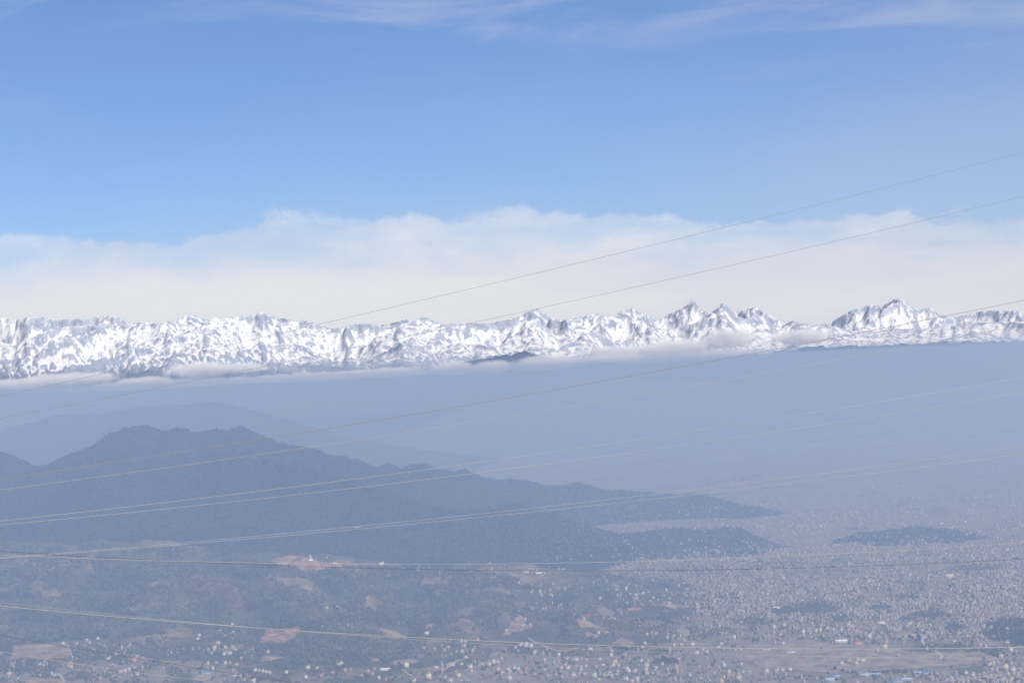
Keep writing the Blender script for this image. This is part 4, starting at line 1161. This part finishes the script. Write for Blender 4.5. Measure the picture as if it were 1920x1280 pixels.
for i, h in enumerate(HOUSES):
    parts, _ = KIND[h['kind']]
    r = bpy.data.objects.new(h['cat'].replace(' ', '_') if h['cat'] != 'building' else 'apartment_building' if 'apartment' in h['label'] else 'building', None)
    COL.objects.link(r)
    gz = float(ground_z(HXh[i], HYh[i]))
    r.location = (HXh[i], HYh[i], gz + 0.3)
    r.rotation_euler = (0, 0, h['turn'] if h['turn'] is not None else rng.uniform(-0.75, 0.75))
    sc_ = h['scale'] * rng.uniform(0.98, 1.2)
    r.scale = (sc_, sc_, sc_)
    r.empty_display_size = 2
    tag(r, h['label'], h['cat'], 'houses on the valley floor and lower slopes')
    wc = np.array(WCOL[h['wall']]) * rng.uniform(0.72, 1.0); rc = np.array(RCOL.get(h['roof'], RCOL['tan'])) * rng.uniform(0.85, 1.1)
    for nm, me in parts:
        c = link(nm, me, r)
        c.color = (*np.clip(rc if nm == 'roof' else wc, 0, 0.85), 1)

# the white tiered temple on the ridge
M_WHITE = mat_plain('temple_whitewash', (0.78, 0.77, 0.75), 0.8, 0.2, 0.15, 0.3)
M_TROOF = mat_plain('temple_roof', (0.42, 0.36, 0.30), 0.8, 0.2, 0.25, 0.3)
tx, ty, tz, _ = hit(np.array([582.0]), np.array([1050.0]))
r = bpy.data.objects.new('temple', None); COL.objects.link(r)
r.location = (tx[0], ty[0], float(ground_z(tx[0], ty[0]))); r.rotation_euler = (0, 0, 0.2)
tag(r, 'white tiered temple on the bare crown of the wooded ridge', 'temple')
link('plinth', mesh_np('plinth', *boxes([(-13, 13, -9, 9, -4, 4)]), [M_WHITE]), r)
for k, (w, z0, z1) in enumerate([(8.5, 4.003, 11), (6, 12.8, 18.5), (3.6, 20.2, 25)]):
    link('storey', mesh_np('storey', *boxes([(-w, w, -w * .8, w * .8, z0, z1)]), [M_WHITE]), r)
    a, b_ = w * 1.3, w * 0.72
    rv = np.array([(-a, -a * .8, z1 + .003), (a, -a * .8, z1 + .003), (a, a * .8, z1 + .003), (-a, a * .8, z1 + .003), (-b_, -b_ * .8, z1 + 1.8), (b_, -b_ * .8, z1 + 1.8), (b_, b_ * .8, z1 + 1.8), (-b_, b_ * .8, z1 + 1.8)])
    _, bf = boxes([(0, 1, 0, 1, 0, 1)])
    link('roof', mesh_np('roof', rv, bf, [M_TROOF]), r)
sv = np.array([(-1, -1, 26.7), (1, -1, 26.7), (1, 1, 26.7), (-1, 1, 26.7), (0, 0, 33)], float)
link('spire', mesh_np('spire', sv, np.array([(0, 1, 4), (1, 2, 4), (2, 3, 4), (3, 0, 4), (0, 2, 1), (0, 3, 2)]), [M_WHITE]), r)

# ------------------------------------------------------------------ the rest of the town, too far and too many to count
rng = np.random.default_rng(555)
N = 120000
p = np.c_[rng.uniform(0, 1930, N), rng.uniform(876, 1282, N)]
x, y = p[:, 0], p[:, 1]
cl = fbm(x / 130, y / 34, 5, 801, 0.62); cl2 = fbm(x / 22, y / 8, 3, 802, 0.6)
edge_l = np.interp(y, [870, 930, 985, 1040, 1080, 1130, 1200, 1282], [900, 1150, 1120, 1060, 1150, 1240, 1330, 1330])
main = smooth(x, 0, 1) * smooth((x - edge_l) + 120 * cl, -170, 330)
dens = main * np.interp(y, [876, 930, 1000, 1080, 1150, 1190, 1205, 1282], [0.06, 0.22, 0.55, 0.75, 0.75, 0.55, 0.06, 0.05])
dens *= np.interp(cl, [-0.28, -0.06, 0.12], [0.04, 0.5, 1.25]) * np.interp(cl2, [-0.3, 0.15], [0.35, 1.1])
dens += 0.30 * smooth(x, 1740, 1840) * (y < 1200) * (y > 1060)
low = (y > 1214) & (x > 820) & (x < 1400)
dens = np.where(low, 0.09 * np.interp(cl, [-0.25, 0.2], [0.05, 1]), dens)
dens = np.where((y > 1262) & (x > 1740), 0.35, dens)
dens = np.where((y > 1205) & (x < 480), 0.10 * np.interp(cl, [-0.1, 0.25], [0, 1]), dens)
hillside = (x > 940) & (x < 1300) & (y > 1072) & (y < 1160)
dens = np.where(hillside & (x < 1150), 0.10 * np.interp(cl, [-0.1, 0.3], [0.1, 1]), dens)
shoulder = (x > 240) & (x < 1000) & (y > 980) & (y < 1006)
dens = np.where(shoulder, 0.05 * np.interp(cl, [0.0, 0.3], [0.0, 1]), dens)
ridge = (x > 780) & (x < 1060) & (y > 1046) & (y < 1078)
dens = np.where(ridge, 0.16 * np.interp(cl2, [-0.1, 0.3], [0.1, 1]), dens)
ok = rng.random(N) < dens
p = p[ok]
for fp in FIELD_POLYS + [q[1] for q in FIELDS if q[0] == 'field']:
    p = p[~inside(p[:, 0], p[:, 1], fp)]
for gx, gy, rx, ry, n in GROVES[:9]:
    p = p[((p[:, 0] - gx) / rx) ** 2 + ((p[:, 1] - gy) / ry) ** 2 > 0.7]
X, Y, Z, I = hit(p[:, 0], p[:, 1])
ok = (I == 0) | (I == 1) | ((I == 2)) | (np.isin(I, (6, 7)) & (rng.random(len(I)) < np.where(Z < 38, 0.45, 0.08))) | ((I == 3) & (Z < 90) & (rng.random(len(I)) < 0.35))
# keep clear of the houses built one by one
dmin = np.full(len(X), 1e9)
for a, b_ in zip(HXh, HYh):
    dmin = np.minimum(dmin, np.hypot(X - a, Y - b_))
ok &= dmin > 17
X, Y = X[ok], Y[ok]; n = len(X)
Z = ground_z(X, Y)
w = rng.uniform(2.8, 5.4, n); d2 = rng.uniform(3.0, 5.2, n); hh = rng.choice([6.2, 6.2, 9.4, 9.4, 12.6], n) * rng.uniform(0.9, 1.1, n)
bigone = rng.random(n) < 0.02
w[bigone] *= 2.6; d2[bigone] *= 1.8
th = 0.9 * fbm(X / 700, Y / 1500, 2, 845) + rng.normal(0, 0.08, n)
c_, s_ = np.cos(th), np.sin(th)
cor = np.array([(-1, -1), (1, -1), (1, 1), (-1, 1)], float)
bx = X[:, None] + cor[None, :, 0] * (w * c_)[:, None] - cor[None, :, 1] * (d2 * s_)[:, None]
by = Y[:, None] + cor[None, :, 0] * (w * s_)[:, None] + cor[None, :, 1] * (d2 * c_)[:, None]
zb = np.repeat((Z - 2)[:, None], 4, 1); zt = np.repeat((Z + hh)[:, None], 4, 1)
V = np.concatenate([np.stack([bx, by, zb], -1), np.stack([bx, by, zt], -1), np.stack([bx, by, zt + 0.01], -1)], 1)
fq = np.array([(0, 1, 5, 4), (1, 2, 6, 5), (2, 3, 7, 6), (3, 0, 4, 7), (8, 9, 10, 11)])
F = (fq[None] + (np.arange(n) * 12)[:, None, None]).reshape(-1, 4)
pal = np.array(list(WCOL.values()))[rng.choice(10, n, p=[.25, .17, .16, .11, .03, .13, .03, .03, .07, .02])] * rng.uniform(0.42, 0.88, (n, 1)) * 0.78
pal = pal * 0.62 + pal.mean(1, keepdims=True) * np.array([1.03, 0.98, 0.94]) * 0.38
rp = np.array([(0.36, 0.35, 0.33), (0.42, 0.36, 0.30), (0.66, 0.66, 0.65), (0.40, 0.20, 0.15), (0.20, 0.33, 0.55)])[rng.choice(5, n, p=[.45, .27, .15, .08, .05])]
colr = np.concatenate([np.repeat(pal[:, None], 8, 1), np.repeat(rp[:, None], 4, 1)], 1).reshape(-1, 3)
o = link('distant_town', mesh_np('distant_town', V.reshape(-1, 3), F, [mat_col('town_walls', 0.85)], False, col=np.clip(colr, 0, 0.82)))
tag(o, 'dense mass of far off town houses spread over the hazy valley floor', kind='stuff')

# ------------------------------------------------------------------ single trees that stand apart
M_BARK = mat_plain('bark', (0.10, 0.075, 0.055), 0.95, 0.1, 0.3, 0.8)
M_LEAF = mat_plain('leaves', (0.055, 0.075, 0.038), 0.9, 0.15, 0.5, 0.35)


def tree_meshes(seed):
    g2 = np.random.default_rng(seed)
    S = 7
    ang = np.arange(S) / S * 2 * math.pi
    rings = [np.stack([r * np.cos(ang) + ox, r * np.sin(ang), np.full(S, z)], 1) for r, z, ox in ((0.55, -1.5, 0), (0.42, 2, 0.1), (0.30, 5, 0.15), (0.12, 9, 0.1))]
    V = np.concatenate(rings); F = []
    for k in range(3):
        for i in range(S):
            j = (i + 1) % S
            F.append((k * S + i, k * S + j, (k + 1) * S + j, (k + 1) * S + i))
    base = len(V)
    for b in range(5):
        a = b * 1.26 + g2.random() * 0.5
        p0 = np.array([0.15, 0, 4 + b * 0.7]); p1 = p0 + np.array([math.cos(a) * 3.2, math.sin(a) * 3.2, 2.6])
        sd = np.array([-math.sin(a), math.cos(a), 0]) * 0.14; upv = np.array([0, 0, 0.14])
        q = [p0 - sd, p0 + sd, p0 + upv * 2, p1 - sd * .4, p1 + sd * .4, p1 + upv]
        k = len(V); V = np.concatenate([V, np.array(q)])
        F += [(k, k + 1, k + 4, k + 3), (k + 1, k + 2, k + 5, k + 4), (k + 2, k, k + 3, k + 5)]
    trunk = mesh_np('trunk', V, np.array(F), [M_BARK])
    m = 420                                   # leaf clumps spread through the crown volume
    cen = np.array([(0, 0, 9.0), (2.3, 0.6, 7.4), (-2.2, -0.8, 7.8), (0.6, -2.3, 8.2), (-0.5, 2.3, 7.2), (1.0, 1.0, 11.0)])
    rad = np.array([3.2, 2.6, 2.5, 2.3, 2.4, 2.2])
    k = g2.integers(0, 6, m)
    dv = g2.normal(size=(m, 3)); dv /= np.linalg.norm(dv, axis=1)[:, None]
    c = cen[k] + dv * (rad[k] * g2.random(m) ** 0.4)[:, None]
    t1 = g2.normal(size=(m, 3)); t1 /= np.linalg.norm(t1, axis=1)[:, None]
    t2 = np.cross(t1, dv); t2 /= np.linalg.norm(t2, axis=1)[:, None] + 1e-9
    sz = (0.45 + 0.5 * g2.random(m))[:, None]
    V = np.stack([c - t1 * sz, c + t2 * sz * .8, c + t1 * sz, c - t2 * sz * .8], 1).reshape(-1, 3)
    crown = mesh_np('crown', V, np.arange(4 * m).reshape(-1, 4), [M_LEAF])
    return trunk, crown


TM = [tree_meshes(s_) for s_ in (1, 2, 3)]
SINGLE = [
    (1693, 1197, 1.2, 'small dark tree at the near edge of the tan open ground'), (1706, 1200, 1.9, 'big round dark tree before the tan open ground'), (1712, 1201, 1.5, 'dark tree right against the big round tree by the tan ground'),
    (1722, 1199, 1.7, 'dark upright tree left of the top of the bent road'), (1722, 1204, 1.5, 'second dark tree below the upright one by the bent road'), (1736, 1203, 1.1, 'small tree right of the bent road'),
    (1230, 1213, 1.4, 'dark tree right of the leaf shaped field'), (1166, 1219, 1.6, 'broad tree below the leaf shaped field'), (1176, 1221, 1.5, 'second broad tree below the leaf shaped field'),
    (1244, 1238, 1.7, 'wide dark tree among the bottom middle houses'), (1252, 1242, 1.4, 'dark tree touching the wide one among the bottom middle houses'), (1300, 1243, 1.3, 'lone tree between the houses and the roadside fields'),
    (752, 1252, 1.5, 'dark tree left of the lone large white house'), (748, 1247, 1.2, 'smaller tree behind the dark tree by the large white house'), (840, 1262, 1.1, 'lone tree on the earth road at the bottom middle'),
    (560, 1250, 1.2, 'lone tree left of the broad white house at the bottom left'), (520, 1250, 1.1, 'lone tree below the narrow pale terraces'), (1566, 1258, 1.5, 'dark tree behind the blue roofed halls'), (1580, 1262, 1.4, 'dark tree right of the blue roofed halls'),
    (1845, 1240, 1.5, 'dark tree left of the cream house on the plain'), (1868, 1222, 1.4, 'tree beside the wire line near the right edge houses'), (1540, 1219, 1.0, 'small lone tree out on the grey brown field'), (1770, 1240, 1.0, 'small lone tree below the foot of the bent road'), (1420, 1205, 1.2, 'lone tree at the left edge of the broad field'),
]
sx_, sy_, sz_, _ = hit(np.array([t[0] for t in SINGLE], float), np.array([t[1] for t in SINGLE], float))
for i, (px, py, sc_, lab) in enumerate(SINGLE):
    r = bpy.data.objects.new('tree', None); COL.objects.link(r)
    r.location = (sx_[i], sy_[i], float(ground_z(sx_[i], sy_[i])))
    r.scale = (sc_ * 1.1, sc_ * 1.1, sc_); r.rotation_euler = (0, 0, i * 1.7)
    tag(r, lab, 'tree', 'single trees on the valley floor')
    t, c = TM[i % 3]
    link('trunk', t, r); link('crown', c, r)

# ------------------------------------------------------------------ power cables spanning the view
M_CABLE = mat_plain('weathered_aluminium_cable', (0.40, 0.395, 0.39), 0.6, 0.3, 0.12, 0.05)
CABLES = [  # photo points along the cable, distance of its vertical plane, slant of the plane, radius, label
    ([(0, 742), (600, 610), (890, 540), (1350, 425), (1920, 287)], 150, 0.10, 0.0125, 'topmost cable climbing across the sky to the right edge'),
    ([(175, 749), (463, 696), (847, 613), (1175, 540), (1920, 368)], 150, 0.10, 0.0125, 'second cable from the top, crossing the white cloud bank'),
    ([(0, 897), (250, 863), (480, 827), (970, 740), (1280, 687), (1920, 563)], 138, 0.12, 0.017, 'upper of the pair crossing the dark summit and the right snow peaks'),
    ([(0, 917), (250, 886), (480, 854), (1280, 725), (1920, 609)], 141, 0.12, 0.014, 'lower of the pair crossing the dark summit and the right snow feet'),
    ([(0, 976), (480, 922), (700, 894), (1054, 845), (1475, 780), (1920, 709)], 132, 0.12, 0.0165, 'upper of the pair crossing the flank of the dark hill'),
    ([(0, 983), (480, 937), (700, 911), (1500, 801), (1920, 737)], 134, 0.12, 0.0155, 'lower of the pair crossing the flank of the dark hill'),
    ([(0, 1012), (700, 931), (1440, 835), (1920, 781)], 190, 0.10, 0.007, 'faint upper hair thin cable across the hazy plain'),
    ([(0, 1028), (700, 950), (1440, 858), (1920, 809)], 192, 0.10, 0.007, 'faint lower hair thin cable across the hazy plain'),
    ([(0, 1045), (640, 990), (1054, 947), (1440, 899), (1920, 837)], 128, 0.10, 0.0145, 'upper of the pair meeting the near ridge at the left edge'),
    ([(0, 1046), (640, 996), (1054, 953), (1440, 910), (1920, 851)], 130, 0.10, 0.0145, 'lower of the pair meeting the near ridge at the left edge'),
    ([(0, 1039), (380, 1053), (700, 1059), (960, 1057), (1440, 1041), (1920, 1018)], 124, 0.08, 0.0145, 'sagging pale cable along the near ridge line'),
    ([(0, 1032), (200, 1045), (500, 1059), (700, 1066), (960, 1069), (1440, 1064), (1920, 1048)], 126, 0.08, 0.012, 'sagging dark cable just under the pale one at the ridge'),
    ([(0, 1133), (320, 1167), (640, 1189), (960, 1203), (1280, 1211), (1440, 1214), (1920, 1214)], 112, 0.06, 0.018, 'thick pale cable sloping down across the near woods'),
    ([(0, 1128), (640, 1192), (1120, 1216), (1520, 1228), (1920, 1234)], 116, 0.06, 0.010, 'thin cable diverging below the thick pale one to the right'),
    ([(0, 1190), (183, 1222), (320, 1243), (503, 1272)], 110, 0.05, 0.011, 'dark cable cutting the bottom left corner'),
    ([(0, 1221), (150, 1245), (320, 1268)], 108, 0.05, 0.012, 'lowest pale cable in the bottom left corner'),
]
M_GREY = mat_plain('grey_cable', (0.27, 0.26, 0.26), 0.6, 0.3, 0.12, 0.05)  # plain grey, darker than the aluminium, for upper and hair thin cables
M_DARK = mat_plain('dark_insulated_cable', (0.10, 0.10, 0.105), 0.6, 0.3, 0.15, 0.05)
for pts, dist, slant, rad, lab in CABLES:
    p = np.array(pts, float)
    a, e = ray(p[:, 0], p[:, 1])
    Y = dist / (1 - slant * a); X = a * Y; Z = CAMZ + e * Y
    co = np.polyfit(X, Z, 2)
    if co[0] < 1e-5:
        co = np.array([1e-5, *np.polyfit(X, Z - 1e-5 * X ** 2, 1)])
    xs = np.linspace(-70, 70, 81)
    C = np.stack([xs, dist + slant * xs, np.polyval(co, xs)], 1)
    tg = np.gradient(C, axis=0); tg /= np.linalg.norm(tg, axis=1)[:, None]
    s1 = np.cross(tg, [0, 0, 1.0]); s1 /= np.linalg.norm(s1, axis=1)[:, None]; s2 = np.cross(s1, tg)
    S = 6
    an = np.arange(S) / S * 2 * math.pi
    V = C[:, None, :] + 0.92 * rad * (np.cos(an)[None, :, None] * s1[:, None, :] + np.sin(an)[None, :, None] * s2[:, None, :])
    idx = np.arange(len(xs) * S).reshape(len(xs), S)
    F = np.stack([idx[:-1], np.roll(idx, -1, 1)[:-1], np.roll(idx, -1, 1)[1:], idx[1:]], -1).reshape(-1, 4)
    o = link('power_cable', mesh_np('power_cable', V.reshape(-1, 3), F, [M_DARK if 'dark cable' in lab else M_GREY if ('top' in lab or 'hair' in lab or 'right snow peaks' in lab) else M_CABLE], True))
    tag(o, lab, 'cable', 'power cables strung across the view')
